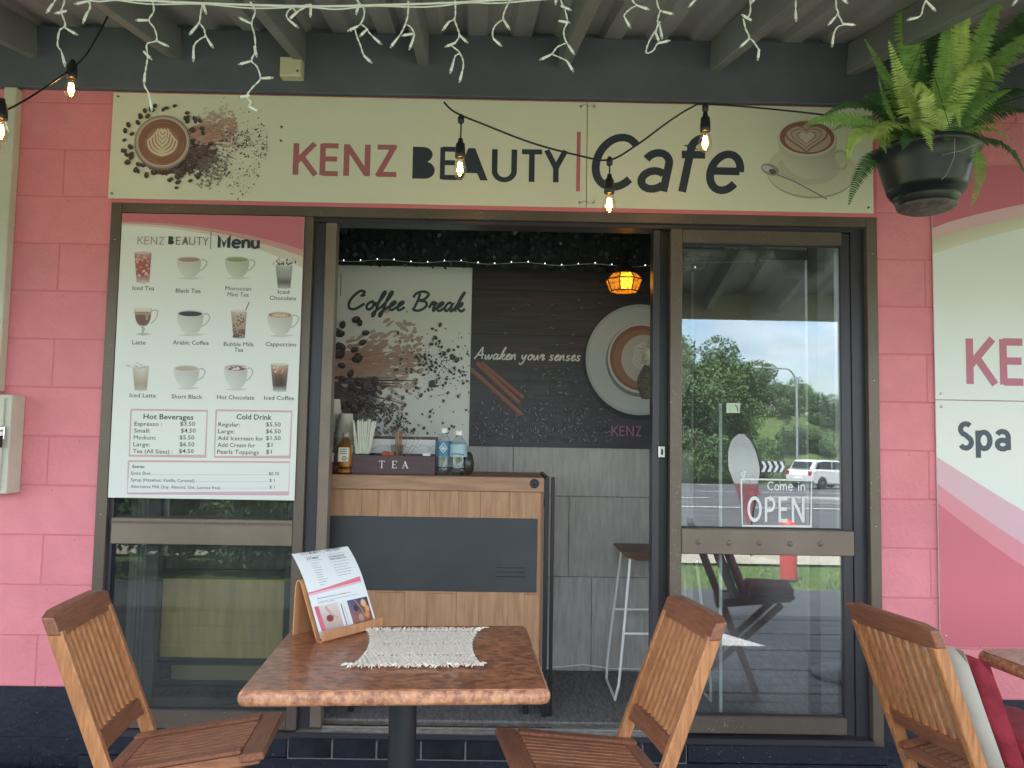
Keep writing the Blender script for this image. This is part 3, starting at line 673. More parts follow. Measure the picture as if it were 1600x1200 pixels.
# cup on saucer
P = Print()
def pe(px, py, rx, ry, Y=YF, **k): x, z = spot(px, py, Y); s = 1 / 379.; return ell(x, z, rx * s, ry * s, **k)
g1, g2 = (.62, .59, .47), (.40, .37, .30)
P.poly(pe(1268, 268, 72, 44, n=40), g2); P.poly(pe(1268, 266, 72, 43, n=40), (.64, .62, .48)); P.poly(pe(1264, 262, 50, 28, n=36), (.55, .52, .42))
P.stroke([spot(*p, YF) for p in catmull([(1302, 262), (1318, 264), (1324, 250), (1316, 236), (1300, 240)], 5)], .011, (.50, .47, .38))
cup = [(1214, 212), (1220, 246), (1236, 268), (1258, 279), (1284, 276), (1302, 258), (1308, 214)]
cl_ = [spot(*p, YF) for p in catmull(cup, 4)]
P.poly(cl_, [mixc((.66, .63, .50), (.34, .31, .26), abs((i / (len(cl_) - 1)) - .35) ** 1.3) for i in range(len(cl_))])
P.poly(pe(1261, 216, 47, 30, n=36), (.68, .64, .52)); P.poly(pe(1261, 215, 44, 27, n=36), (.30, .12, .09)); P.poly(pe(1262, 217, 37, 22, n=36), (.55, .42, .33))
for k in range(6):
    r = 33 - k * 4.6
    P.stroke([spot(1260 + r * 1.0 * (16 * sin(t) ** 3) / 16, 214 - r * .62 * (13 * cos(t) - 5 * cos(2 * t) - 2 * cos(3 * t) - cos(4 * t)) / 14, YF) for t in [2 * pi * q / 28 for q in range(29)]], .0035 if k else .008, (.62, .52, .42) if k % 2 else (.33, .17, .13))
P.poly([spot(1260 + 12 * (16 * sin(t) ** 3) / 16, 214 - 9 * (13 * cos(t) - 5 * cos(2 * t) - 2 * cos(3 * t) - cos(4 * t)) / 14, YF) for t in [2 * pi * q / 28 for q in range(28)]], (.66, .60, .48))
P.stroke([spot(*p, YF) for p in ((1205, 268), (1240, 282), (1292, 311))], .014, (.25, .25, .24), .007); P.stroke([spot(*p, YF) for p in ((1205, 267), (1240, 281), (1292, 309))], .004, (.66, .66, .62), .002)
P.poly(pe(1203, 265, 15, 9, n=20, rot=-.35), (.30, .30, .28)); P.poly(pe(1200, 264, 10, 5, n=20, rot=-.35), (.60, .60, .56)); P.poly(pe(1207, 268, 6, 4, n=14, rot=-.35), (.12, .12, .12))
sign_part('cup_picture', P, YF, s2)
screws([(SXJ + .028, 2.686), (SXJ + .028, 2.272), (1.525 - .012, 2.275)], YS - .002, s2)
for zz in (2.685, 2.272):
    tag(obj('wire_tie', MB().tube([(SXJ - .026, -.019, zz), (SXJ - .01, -.024, zz + .006), (SXJ + .012, -.024, zz - .004), (SXJ + .026, -.019, zz + .002), (SXJ + .034, -.022, zz + .012)], .0012, 5), STEEL),
        'thin wire tie joining the two sign boards near the %s edge' % ('upper' if zz > 2.5 else 'lower'), 'wire')

# menu board ------------------------------------------------------------
mb_ = thing('menu_board', 'tall white printed drinks menu board on the left window', 'menu', (-1.2, -.01, 1.02))
MX0, MX1, MZ0, MZ1 = -1.600, -.846, 1.018, 2.190
YM = -.016
plate('board', MX0, MX1, MZ0, MZ1, YM + .005, .005, WHITE, mb_)
P = Print()
c1, c2, c3 = (.60, .17, .22), (.62, .33, .33), (.68, .60, .52)
top = [(MX0 + (MX1 - MX0) * t, MZ1 - .0005) for t in [k / 16 for k in range(17)]]
def curve(d0, d1, p): return [(MX0 + (MX1 - MX0) * k / 16, MZ1 - d0 - d1 * (k / 16) ** p) for k in range(17)]
P.strip(top, curve(.036, .105, 2.2), c1, c1); P.strip(curve(.036, .105, 2.2), curve(.044, .125, 2.1), c2, c2); P.strip(curve(.044, .125, 2.1), curve(.052, .165, 2.2), c3, c3)
sign_part('border_swoosh', P, YM, mb_)
P = Print(); line_px(P, 'KENZ', 215, 382, 257, .034, .0032, (.40, .30, .30), YM); sign_part('lettering', P, YM - .002, mb_)
P = Print(); line_px(P, '#', 263, 382, 272, .034, .003, slate, YM); line_px(P, 'E@UTY', 275, 382.5, 326, .034, .0036, (.16, .17, .19), YM); x0, z0 = spot(329, 389, YM); P.stroke([(x0, z0), (x0, z0 + .072)], .0025, slate); sign_part('lettering', P, YM - .002, mb_)
P = Print(); line_px(P, 'Menu', 340, 387, 406, .048, .0105, slate, YM, gap=.06); sign_part('lettering', P, YM - .002, mb_)
def mt(s, cx, y, wpx, capx=6.3, m=INKB, b=.004): text(s, cx - wpx / 2, y, YM - .0006, capx, cx + wpx / 2, m, mb_, b)
for a in [('Iced Tea', 224, 453, 34), ('Black Tea', 294, 457, 39), ('Moroccan', 372, 453.5, 40), ('Mint Tea', 372, 463, 33), ('Iced', 443, 459, 18), ('Chocolate', 442, 468.5, 41),
          ('Latte', 217, 538, 21), ('Arabic Coffee', 298, 538, 56), ('Bubble Milk', 373, 540.5, 47), ('Tea', 373, 549.5, 14), ('Cappuccino', 439, 540.5, 48),
          ('Iced Latte', 223, 620.5, 41), ('Short Black', 292, 622.5, 48), ('Hot Chocolate', 368, 623.5, 58), ('Iced Coffee', 436, 624.5, 47)]: mt(*a)
mt('Hot Beverages', 263, 654.5, 78, 7.8, b=.014); mt('Cold Drink', 397, 655, 55, 7.8, b=.014)
for k, (a, p, w1, x1, w2) in enumerate([('Espresso :', '$3.50', 43, 293, 23), ('Small:', '$4.50', 25, 294, 23), ('Medium:', '$5.50', 35, 292, 23), ('Large:', '$6.50', 26, 292, 23), ('Tea (All Sizes) :', '$4.50', 62, 291, 23)]):
    y = 665 + 10.7 * k; text(a, 210 - .6 * k, y, YM - .0006, 6.2, 210 - .6 * k + w1, INKB, mb_, .005); text(p, x1 - w2 / 2, y, YM - .0006, 6.2, x1 + w2 / 2, INKB, mb_, .005)
for k, (a, p, w1, x1, w2) in enumerate([('Regular:', '$5.50', 34, 427, 23), ('Large:', '$6.50', 26, 427, 23), ('Add Icecream for', '$1.50', 71, 427, 23), ('Add Cream for', '$1', 59, 421, 9), ('Pearls Toppings', '$1', 65, 420, 9)]):
    y = 666 + 10.7 * k; text(a, 341 - .4 * k, y, YM - .0006, 6.2, 341 - .4 * k + w1, INKB, mb_, .005); text(p, x1 - w2 / 2, y, YM - .0006, 6.2, x1 + w2 / 2, INKB, mb_, .005)
text('Extras:', 207, 731, YM - .0006, 4.5, 226, INKB, mb_, .015)
for k, (a, w1, p, x1, w2) in enumerate([('Extra Shot', 30, '$0.70', 428, 16), ('Syrup (Hazelnut, Vanilla, Caramel)', 99, '$ 1', 425, 8), ('Alternative Milk (Soy, Almond, Oat, Lactose free)', 140, '$ 1', 425, 8)]):
    y = 741.5 + 10.4 * k; xs_ = 205 - .5 * k; text(a, xs_, y, YM - .0006, 4.8, xs_ + w1, INKB, mb_, .002)
    text(p, x1 - w2 / 2, y + 1, YM - .0006, 4.8, x1 + w2 / 2, INKB, mb_, .002)
    P = Print(); q = xs_ + w1 + 2
    while q < x1 - w2 / 2 - 2: x0, z0 = spot(q, y + .3, YM); P.poly(ell(x0, z0, .0011, .0011, 5), (.05, .05, .06)); q += 1.9
    sign_part('dotted_leader', P, YM, mb_)
P = Print()
def boxline(a, b, c, d): P.stroke([spot(*q, YM) for q in (a, b, c, d, a)], .0075, (.66, .42, .46))
boxline((205, 640), (324, 642), (321, 713), (202, 712)); boxline((338, 641), (456, 643), (453, 714), (335, 714)); boxline((201, 720.5), (453, 722), (451, 771), (199, 771))
sign_part('price_box_outline', P, YM, mb_)
# the twelve drinks
def cup_icon(P, px, py, w, h, liq, body=(.62, .61, .58), foot=False, handle=1, milk=None):
    def q(a, b): return spot(px + a * w, py - b * h, YM)
    P.poly([q(-.45, -.54), q(.1, -.60), (q(.5, -.52)), q(.1, -.46)], (.62, .63, .62))
    P.stroke([q(*p) for p in catmull([(.34, .28), (.52, .34), (.62, .18), (.5, -.08), (.28, -.22)], 5)], .0052, (.50, .50, .49))
    s = [q(*p) for p in catmull([(-.44, .36), (-.42, 0), (-.28, -.36), (-.1, -.5), (.1, -.5), (.28, -.36), (.40, 0), (.42, .36)], 4)]
    n = len(s) - 1; P.poly(s, [mixc(mixc(body, (.85, .85, .82), .45), mixc(body, (.2, .2, .2), .35), abs(i / n - .3) * 1.3) for i in range(n + 1)])
    def e(rx, rz, dz, c, **k): x, z = q(-.01, .36 + dz); P.poly(ell(x, z, rx * w / 379, rz * h / 379, 26, **k), c)
    e(.44, .155, 0, mixc(body, (.9, .9, .88), .55)); e(.40, .125, -.01, mixc(body, (.25, .25, .25), .3)); e(.385, .105, -.03, liq)
    if milk == 'leaf': 
        x, z = q(-.01, .33); P.poly(ell(x, z, .3 * w / 379, .085 * h / 379, 20), (.62, .42, .28))
        for k in range(4): P.stroke([q(-.2 + .1 * k, .26), q(-.12 + .09 * k, .40)], .0035, (.75, .64, .52))
    if milk == 'mallow':
        rn = random.Random(2)
        for k in range(16): x, z = q(rn.uniform(-.34, .32), .33 + rn.uniform(-.08, .1)); P.poly(ell(x, z, .006, .0042, 8), mixc((.80, .66, .66), (.45, .28, .27), rn.random() * .7))
def glass_icon(P, px, py, w, h, cols, top=.5, bot=.36, rim=True):
    def q(a, b): return spot(px + a * w, py - b * h, YM)
    P.poly([q(-.4, -.5), q(0, -.55), (q(.5, -.5)), q(0, -.46)], (.58, .60, .60))
    n = len(cols) - 1
    for i in range(n):
        t0, t1 = i / n, (i + 1) / n; a, b = top + (bot - top) * t0, top + (bot - top) * t1; z0, z1 = .5 - t0, .5 - t1
        for u0, u1, k0, k1 in ((-1, -.4, .5, .05), (-.4, .3, .05, .0), (.3, 1, .0, .45)):
            P.poly([q(a * u0, z0), q(a * u1, z0), q(b * u1, z1), q(b * u0, z1)], [mixc(cols[i], (.25, .25, .25), k0 * .7), mixc(cols[i], (.25, .25, .25), k1 * .7), mixc(cols[i + 1], (.25, .25, .25), k1 * .7), mixc(cols[i + 1], (.25, .25, .25), k0 * .7)])
    if rim: x, z = q(0, .5); P.poly(ell(x, z, top * w / 379, .045 * h / 379, 20), mixc(cols[0], (.9, .9, .88), .3))
def drink(name, f):
    P = Print(); f(P); P.build(name, mb_, (0, YM - .0006, 0))
tea_red = (.42, .10, .09); rn = random.Random(5)
def iced_tea(P):
    glass_icon(P, 223.5, 418, 27, 46, [(.55, .35, .34), (.45, .12, .11), (.40, .10, .09), (.36, .09, .09), (.6, .5, .5)])
    for k in range(22): x, z = spot(223 + rn.uniform(-10, 10), 418 + rn.uniform(-20, 14), YM); s = .006; P.poly(ell(x, z, s, s * .8, 5, rn.random() * 3), mixc((.62, .30, .28), (.75, .55, .52), rn.random()))
drink('iced_tea_picture', iced_tea)
drink('black_tea_picture', lambda P: cup_icon(P, 296, 417, 44, 33, (.42, .27, .23)))
drink('mint_tea_picture', lambda P: cup_icon(P, 371, 417, 44, 33, (.30, .36, .17), (.50, .53, .42)))
def iced_choc(P):
    glass_icon(P, 444, 432, 27, 36, [(.6, .6, .58), (.42, .41, .40), (.34, .33, .33), (.12, .10, .10), (.45, .44, .43)])
    for k in range(46):
        x, z = spot(444 + rn.gauss(0, 7), 410 - abs(rn.gauss(0, 5)) + 3, YM); P.poly(ell(x, z, .007, .0035, 6, rn.random() * 3), rn.choice([(.72, .72, .70), (.10, .09, .09), (.5, .5, .48)]))
drink('iced_chocolate_picture', iced_choc)
def latte(P):
    def q(a, b): return spot(223.5 + a, 500 - b, YM)
    P.stroke([q(*p) for p in catmull([(12, 14), (22, 15), (21, 4), (12, -6)], 5)], .004, (.42, .42, .42))
    P.poly([q(-12, -22), q(0, -24.5), q(14, -22), q(0, -19.5)], (.50, .51, .51)); P.stroke([q(0, -8), q(0, -21)], .010, (.55, .55, .54)); P.stroke([q(-3, -11), q(3, -14), q(-2, -18)], .002, (.1, .1, .1))
    P.poly([q(*p) for p in catmull([(-14, 19), (-12, 2), (-6, -9), (6, -9), (12, 2), (14, 19)], 4)], (.45, .43, .42))
    P.poly([q(*p) for p in catmull([(-12, 10), (-11, 0), (-5, -7.5), (5, -7.5), (11, 0), (12, 10)], 4)], (.20, .10, .08)); P.poly([q(-12, 14), q(12, 14), q(12, 8), q(-12, 8)], (.42, .26, .18)); P.poly([q(-13.5, 19), q(13.5, 19), q(12.5, 13), q(-12.5, 13)], (.70, .68, .63)); P.poly([q(4, 8), q(9, 8), q(8, 0), q(4, 0)], (.38, .28, .26))
drink('latte_picture', latte)
drink('arabic_coffee_picture', lambda P: cup_icon(P, 298, 503, 48, 38, (.05, .045, .06)))
def bubble(P):
    glass_icon(P, 373.5, 507, 25, 42, [(.62, .55, .50), (.52, .36, .28), (.50, .33, .26), (.40, .27, .22), (.30, .24, .22)])
    P.stroke([spot(384, 485, YM), spot(389.5, 472, YM)], .004, (.12, .12, .12))
    for k in range(44): x, z = spot(373.5 + rn.uniform(-9, 9), rn.choice([rn.uniform(518, 526), rn.uniform(516, 527), rn.uniform(492, 516)]), YM); P.poly(ell(x, z, .0034, .0034, 7), (.08, .045, .035))
drink('bubble_tea_picture', bubble)
drink('cappuccino_picture', lambda P: cup_icon(P, 438, 505, 46, 37, (.42, .20, .10), milk='leaf'))
def iced_latte(P):
    glass_icon(P, 220, 591, 26, 37, [(.70, .70, .66), (.62, .58, .50), (.55, .47, .36), (.46, .36, .24), (.50, .46, .4)])
    for k in range(30): x, z = spot(220 + rn.gauss(0, 7), 572 - abs(rn.gauss(0, 4)) + 3, YM); P.poly(ell(x, z, .008, .0035, 6, rn.uniform(-.5, .5)), rn.choice([(.75, .74, .70), (.50, .50, .47), (.66, .65, .62)]))
drink('iced_latte_picture', iced_latte)
drink('short_black_picture', lambda P: cup_icon(P, 292, 588, 46, 35, (.52, .42, .34)))
drink('hot_chocolate_picture', lambda P: cup_icon(P, 369, 588, 42, 38, (.25, .12, .10), milk='mallow'))
def iced_cof(P):
    glass_icon(P, 437, 590, 28, 42, [(.60, .50, .44), (.42, .22, .13), (.20, .09, .05), (.09, .04, .03), (.06, .035, .03), (.5, .48, .46)])
    for k in range(12): x, z = spot(437 + rn.uniform(-9, 9), 575 + rn.uniform(-2, 10), YM); P.poly(ell(x, z, .007, .005, 5, rn.random() * 3), mixc((.45, .24, .15), (.7, .6, .55), rn.random()))
drink('iced_coffee_picture', iced_cof)

# spa signs at the right ------------------------------------------------
sp1 = thing('spa_sign', 'upper wall sign with pink top, white face and rose letters KE', 'sign', (2.3, -.01, 1.48))
SX0, SX1 = 1.783, 3.02
plate('board', SX0, SX1, 1.4755, 2.470, -.004, .006, WHITE, sp1)
sp2 = thing('spa_sign', 'lower wall sign reading Spa above sweeping pink bands', 'sign', (2.3, -.01, .48))
plate('board', SX0, SX1, .476, 1.4725, -.004, .006, WHITE, sp2)
YW = -.0105
P = Print(); n = 20
pk1, pk2, pk3 = (.62, .17, .23), (.60, .24, .30), (.74, .46, .50)
def cv(f): return [(SX0 + .001 + (SX1 - SX0 - .002) * k / n, f(k / n)) for k in range(n + 1)]
tA = cv(lambda t: 2.469); a = cv(lambda t: 2.195 + .235 * min(1, t * 1.25) ** .8); b = cv(lambda t: 2.145 + .26 * min(1, t * 1.2) ** .85); c = cv(lambda t: 2.085 + .30 * min(1, t * 1.15) ** .9)
P.strip(tA, a, pk1, pk1); P.strip(a, b, pk3, pk3); P.strip(b, c, (.62, .55, .42), (.72, .68, .56))
sign_part('pink_band', P, YW, sp1)
P = Print(); x0, z0 = spot(1511, 600, YW); e = sans_line(P, 'KENZ', x0, z0, .190, .031, (.55, .17, .24)); sign_part('lettering', P, YW, sp1)
P = Print(); P.step = 2e-5
a = cv(lambda t: 1.238 - .78 * t + .10 * t * t); b = cv(lambda t: 1.128 - .93 * t + .30 * t * t); c = cv(lambda t: max(.48, 1.05 - .99 * t + .35 * t * t)); d = cv(lambda t: .477)
P.strip(a, b, (.72, .45, .52), (.72, .45, .52)); P.strip(b, c, (.74, .27, .32), (.74, .27, .32))
P.strip(c, d, (.66, .155, .21), (.66, .155, .21)); sign_part('pink_band', P, YW, sp2)
P = Print(); x0, z0 = spot(1499, 702, YW); sans_line(P, 'Spa', x0, z0, .112, .0215, (.06, .08, .11), gap=.1); sign_part('lettering', P, YW, sp2)
screws([(SX0 + .022, 1.50)], -.0102, sp1, .005); screws([(SX0 + .022, 1.445), (SX0 + .024, .515)], -.0102, sp2, .005)

# OPEN lettering on the door glass
op = thing('open_sign', 'white outlined Come in WE ARE OPEN lettering on the door glass', 'sign', (1.08, .03, .94))
YO = .0338
P = Print(); wc = (.80, .80, .79)
P.stroke([spot(*q, YO) for q in ((1158, 748.5), (1268, 750.5), (1267, 822.5), (1160, 821.5), (1158, 748.5))], .0065, wc)
P.build('outline', op, (0, YO - .0003, 0))
P = Print(); line_px(P, 'OPEN', 1168, 815, 1257, .104, .0145, wc, YO, gap=.16); P.build('lettering', op, (0, YO - .0003, 0))
P = Print(); line_px(P, 'Come in', 1199, 766, 1258, .036, .0048, wc, YO, gap=.06); P.build('lettering', op, (0, YO - .0003, 0))
text('WE ARE', 1168, 773, YO - .0005, 6.5, 1190, REDINK, op, .012)
P = Print(); x0, z0 = spot(1161, 741, YO)
for k in range(7): a = k * 2 * pi / 7; P.poly(ell(x0 + .009 * cos(a), z0 + .009 * sin(a), .006, .003, 8, a), (.72, .76, .76))
P.stroke([(x0, z0 - .01), (x0 + .004, z0 - .03)], .002, wc); P.build('flower_motif', op, (0, YO - .0003, 0))
stk = thing('glass_sticker', 'small pale square sticker on the door glass above the OPEN lettering', 'sticker', (.93, .03, 1.42))
x0, z0 = spot(1135, 645, YO); x1, z1 = spot(1156, 630, YO)
obj('sticker', B(x0, x1, YO - .0008, YO - .0002, z0, z1), mat('pale_green_paper', (.55, .66, .52), .6), stk)
P = Print(); P.stroke([(x0 + .014, z0 + .008), (x0 + .014, z0 + .03), (x0 + .03, z0 + .03)], .002, (.3, .4, .35)); P.stroke([(x1 - .008, z0 + .006), (x1 - .012, z0 + .026), (x1 - .02, z0 + .032)], .005, (.05, .07, .06)); P.build('symbol', stk, (0, YO - .001, 0))

# downpipe and meter box at the left
dp = thing('downpipe', 'cream square downpipe on the pink wall at the left edge', 'pipe', (-2.07, -.03, 1.46))
DPC = mat('cream_pipe_paint', (.58, .56, .46), .5, var=.06, vscale=5)
xs0, _ = spot(12, 400, -.03); 
obj('pipe', B(-2.100, -2.048, -.045, -.001, 1.44, 2.705, bev=.005), DPC, dp)
for zz in (1.72, 2.13): obj('pipe_joint', B(-2.103, -2.045, -.048, -.0008, zz, zz + .006, bev=.001), DPC, dp)
mt_ = thing('meter_box', 'cream metal meter box with a padlock on the pink wall', 'box', (-2.05, -.05, 1.02))
obj('cabinet', B(-2.30, -1.962, -.090, -.001, 1.032, 1.425, bev=.006), mat('cream_metal', (.62, .60, .52), .45, var=.07, vscale=6), mt_)
dd = obj('door', B(-2.29, -1.985, -.101, -.0905, 1.045, 1.412, bev=.004), mat('cream_metal', (.62, .60, .52)), mt_)
obj('hasp', B(-2.04, -1.972, -.110, -.1015, 1.245, 1.300, bev=.003), STEEL, dd)
pl = obj('padlock', B(-2.000, -1.974, -.128, -.1105, 1.215, 1.262, bev=.004), mat('dark_brass', (.06, .055, .05), .4, metal=.8), mt_)
obj('shackle', MB().tube([(-1.995 + .008 * (1 - cos(a)), -.119, 1.262 + .022 * sin(a)) for a in [pi * k / 10 for k in range(11)]], .0028, 6), STEEL, pl)
obj('conduit', MB().tube([(-2.075, -.04, 1.425), (-2.08, -.045, 1.50), (-2.12, -.05, 1.56), (-2.2, -.05, 1.6)], .012, 8), BLACKP, mt_)
# ================================================================== INTERIOR THINGS
# wall posters on the partition
YP = YB - .004
po1 = thing('poster', 'pale Coffee Break poster with coffee powder on the partition', 'poster', (-.6, YP, 1.24))
pa0, pb0 = spot(480, 700, YP); px1, pz1 = spot(732.5, 697, YP); _, pzt = spot(600, 400, YP)
obj('board', B(-1.12, px1 - .001, YP - .004, YP + .002, pz1, pzt), mat('poster_paper', (.82, .82, .78), .4), po1)
YPF = YP - .0045
P = Print(); cx, cz = spot(452, 580, YPF); splash(P, cx, cz, .36, 11, beans=30, dots=200, R=.235, tilt=7); top_cup(P, cx, cz, .222); P.build('cup_picture', po1, (0, YPF, 0), clip=[((px1 - .003, 0, 0), (1, 0, 0)), ((0, 0, pz1 + .002), (0, 0, -1))])
P = Print()
for (x, y, r, a) in [(521, 495, 8, 1.6), (536, 508, 7, 1.4), (524, 519, 9, .3), (563, 505, 6, 1.5), (529, 541, 7, 1.3), (688, 508, 4, 1.3), (676, 514, 3, .2), (681, 528, 4, 2), (674, 538, 4, .1), (701, 548, 4, 1), (694, 553, 4, 1), (708, 559, 5, .5), (724, 599, 3, .8), (700, 614, 3, 1), (658, 618, 4, 1), (673, 643, 3, 1.2), (672, 651, 3, 1.2), (675, 600, 7, 1.2), (714, 563, 5, 1.1), (710, 575, 3, 1)]:
    x0, z0 = spot(x, y, YPF); bean(P, x0, z0, r / 318, a, (.05, .045, .04))
rn = random.Random(8)
for k in range(130):
    x0, z0 = spot(rn.gauss(680, 20), rn.gauss(575, 24), YPF); r = rn.choice([.003, .004, .006, .009]); 
    if x0 < px1 - .015: P.poly(ell(x0, z0, r, r * .75, 7, rn.random() * 3), (.06, .045, .04))
for k in range(230):
    t = rn.random(); x0, z0 = spot(560 + 85 * t + rn.gauss(0, 6), 622 + 52 * t + rn.gauss(0, 10), YPF); r = rn.choice([.003, .004, .006]); P.poly(ell(x0, z0, r, r * .8, 6, rn.random() * 3), (.06, .045, .045))
P.build('scattered_beans', po1, (0, YPF - .0105, 0))['kind'] = 'stuff'
P = Print(); x0, z0 = spot(540, 483, YPF); x1, _ = spot(722, 483, YPF); T_ = Print(); e = script_line(T_, 'Coffee Break', 0, 0, 1, .1, (.06, .075, .085)); xm = max(v[0] for v in T_.v)
k = (x1 - x0) / xm; script_line(P, 'Coffee Break', x0, z0, .092, .0135, (.06, .075, .085), sx=(x1 - x0) / .092 / (xm - .2)); P.build('lettering', po1, (0, YPF - .001, 0))
P = Print(); x0, z0 = spot(532, 462, YPF); x1, z1 = spot(532, 427, YPF); P.stroke([(x0, z0), (x0, z1)], .005, (.30, .28, .26)); x0, z0 = spot(511, 456, YPF); sans_line(P, 'Y', x0 - .005, z0, .062, .009, (.09, .10, .11)); P.build('lettering', po1, (0, YPF - .001, 0))

po2 = thing('poster', 'dark Awaken your senses poster with cinnamon sticks and coffee cup', 'poster', (.3, YP, 1.24))
obj('board', B(px1 + .001, .965, YP - .004, YP + .002, pz1, pzt), mat('dark_poster_paper', (.040, .034, .042), .38, var=.25, vscale=5, stretch=(.6, 1, 9)), po2)
P = Print()
rn = random.Random(21)
for k in range(90):                                            # printed timber grain
    z = rn.uniform(pz1 + .25, pzt); x = rn.uniform(px1, .8); P.stroke([(x, z), (min(.96, x + rn.uniform(.1, .5)), z + rn.uniform(-.006, .006))], .0025, mixc((.03, .022, .028), (.10, .068, .064), rn.random()))
for py in (452, 521, 593): 
    x0, z0 = spot(733, py, YPF); P.stroke([(px1 + .002, z0), (.5, z0 - .006), (.96, z0)], .005, (.012, .01, .014))
for py, a in ((485, .10), (557, .12)):
    for k in range(24): x, z = spot(rn.uniform(800, 900), py + rn.uniform(-22, 22), YPF); P.stroke([(x - .12, z), (x + .12, z)], .008, mixc((.05, .034, .036), (.085, .052, .05), rn.random()))
def sd(px, py): return spot(px, py, YPF)
for k in range(430):
    t = rn.random(); px = rn.uniform(740, 955); py = 690 - abs(rn.gauss(0, 42)) * (.45 + .55 * sin(pi * (px - 735) / 240))
    if py < 560: continue
    x, z = sd(px, min(py, 694)); c = mixc((.018, .016, .024), (.055, .045, .055), rn.random()); a = rn.random() * 3.1
    P.poly(ell(x, z, .0165, .0108, 9, a), c); P.poly(ell(x - .002, z + .003, .010, .0045, 7, a), mixc(c, (.10, .085, .10), .6))
    if rn.random() < .45: P.stroke([(x - .010 * cos(a), z - .010 * sin(a)), (x + .001, z + .001), (x + .010 * cos(a), z + .010 * sin(a))], .0024, mixc((.12, .12, .15), (.42, .42, .46), rn.random()))
for (px, py) in [(825, 478), (863, 478), (802, 484), (909, 483), (866, 494), (862, 514), (936, 475), (790, 522), (895, 524), (871, 540), (893, 538), (838, 578), (860, 586), (873, 580), (865, 592), (905, 470), (950, 452), (820, 560), (900, 598), (848, 592)]:
    x, z = sd(px, py); bean(P, x, z, .015, rn.random() * 3, (.045, .032, .034)); P.poly(ell(x - .004, z + .006, .003, .002, 6), (.22, .2, .2))
for (px, py) in ((791, 574), (905, 572), (930, 440)):
    x, z = sd(px, py)
    for k in range(8): a = k * pi / 4 + .2; P.stroke([(x, z), (x + .028 * cos(a), z + .028 * sin(a))], .007, (.07, .045, .04), .001)
for (a, b, w) in [((736, 577), (815, 648), .020), ((745, 567), (812, 630), .020), ((752, 567), (818, 622), .017)]:
    p, q = sd(*a), sd(*b); P.stroke([p, q], w * 1.15, (.05, .02, .018)); P.stroke([p, q], w, (.30, .105, .06))
    for o_ in (-.005, .0, .005):
        P.stroke([(p[0] + o_, p[1] + o_), (q[0] + o_, q[1] + o_)], .0018, (.42, .17, .10) if o_ > 0 else (.17, .06, .04))
cx, cz = sd(1000, 562)
def off(e, dx=0, dz=0): return [(x + dx, z + dz) for x, z in e]
P.poly(off(ell(cx, cz, .292, .300, 60), -.006, -.012), (.015, .015, .02)); P.poly(ell(cx, cz, .283, .288, 60), (.42, .44, .44))
P.poly(off(ell(cx, cz, .27, .272, 60), 0, .0), (.50, .52, .50)); P.poly(off(ell(cx, cz, .18, .19, 60), .002, -.004), (.20, .20, .21)); P.poly(off(ell(cx, cz, .172, .18, 60), .004, .006), (.60, .58, .52))
P.poly(off(ell(cx, cz, .163, .170, 60), .006, .008), (.26, .12, .08)); P.poly(off(ell(cx, cz, .145, .150, 50), .006, .004), (.34, .17, .11)); P.poly(off(ell(cx, cz, .118, .125, 40), .02, .004), (.52, .48, .42)); rosetta(P, cx + .03, cz + .02, .12, .5, (.62, .60, .55))
P.build('picture', po2, (0, YPF, 0), clip=[((.963, 0, 0), (1, 0, 0)), ((px1 + .003, 0, 0), (-1, 0, 0)), ((0, 0, pz1 + .002), (0, 0, -1))])
P = Print(); x0, z0 = spot(741, 561, YPF); x1, _ = spot(904, 561, YPF); T_ = Print(); script_line(T_, 'Awaken your senses', 0, 0, 1, .1, (1, 1, 1)); xm = max(v[0] for v in T_.v)
script_line(P, 'Awaken your senses', x0, z0, .058, .0075, (.72, .70, .68), sx=(x1 - x0) / .058 / (xm - .15)); P.build('lettering', po2, (0, YPF - .008, 0))
P = Print(); x0, z0 = spot(955, 681, YPF); sans_line(P, 'KENZ', x0, z0, .052, .0075, (.36, .14, .22), 1.05); x0, z0 = spot(1018, 681, YPF); sans_line(P, '#E@UTY', x0, z0, .052, .0075, (.6, .6, .6)); P.build('lettering', po2, (0, YPF - .008, 0), clip=[((.963, 0, 0), (1, 0, 0))])

# counter -----------------------------------------------------------------
WOODC = mat('acacia_counter', (.50, .28, .155), .5, col2=(.36, .19, .10), vscale=5, stretch=(9, 9, 1.0), bump=.06)
WOODT = mat('acacia_counter_top', (.44, .245, .15), .45, col2=(.30, .16, .095), vscale=5, stretch=(1.0, 9, 9), bump=.06)
ct = thing('counter', 'timber bar counter with a blackboard panel and black metal side frame', 'counter', (-.3, .3, .112))
YC = .15
cx0, cx1 = -.83, spot(850, 780, YC)[0]
ztop = spot(700, 744, YC)[1]; zlow = spot(700, 767, YC)[1]
obj('top', B(cx0, cx1, YC, .62, zlow, ztop, bev=.003), WOODT, ct)
xp = cx0 + .02; rn = random.Random(3)
while xp < cx1 - .05:
    w = rn.choice([.07, .095, .11, .125]); xe = min(xp + w, cx1 - .012)
    z_a = rn.choice([.45, .62, .8])
    obj('stave', B(xp, xe - .0008, YC + .012, YC + .030, .235, z_a - .0005, bev=.0007), WOODC, ct)
    obj('stave', B(xp, xe - .0008, YC + .012 + rn.uniform(0, .001), YC + .030, z_a + .0005, zlow - .001, bev=.0007), WOODC, ct); xp = xe
bx0, bz0 = spot(500, 921, YC); bx1, bz1 = spot(840, 811, YC)
bb = obj('blackboard_panel', B(cx0, bx1, YC + .002, YC + .0118, bz0, bz1, bev=.001), mat('blackboard', (.040, .045, .052), .42, var=.15, vscale=3), ct)
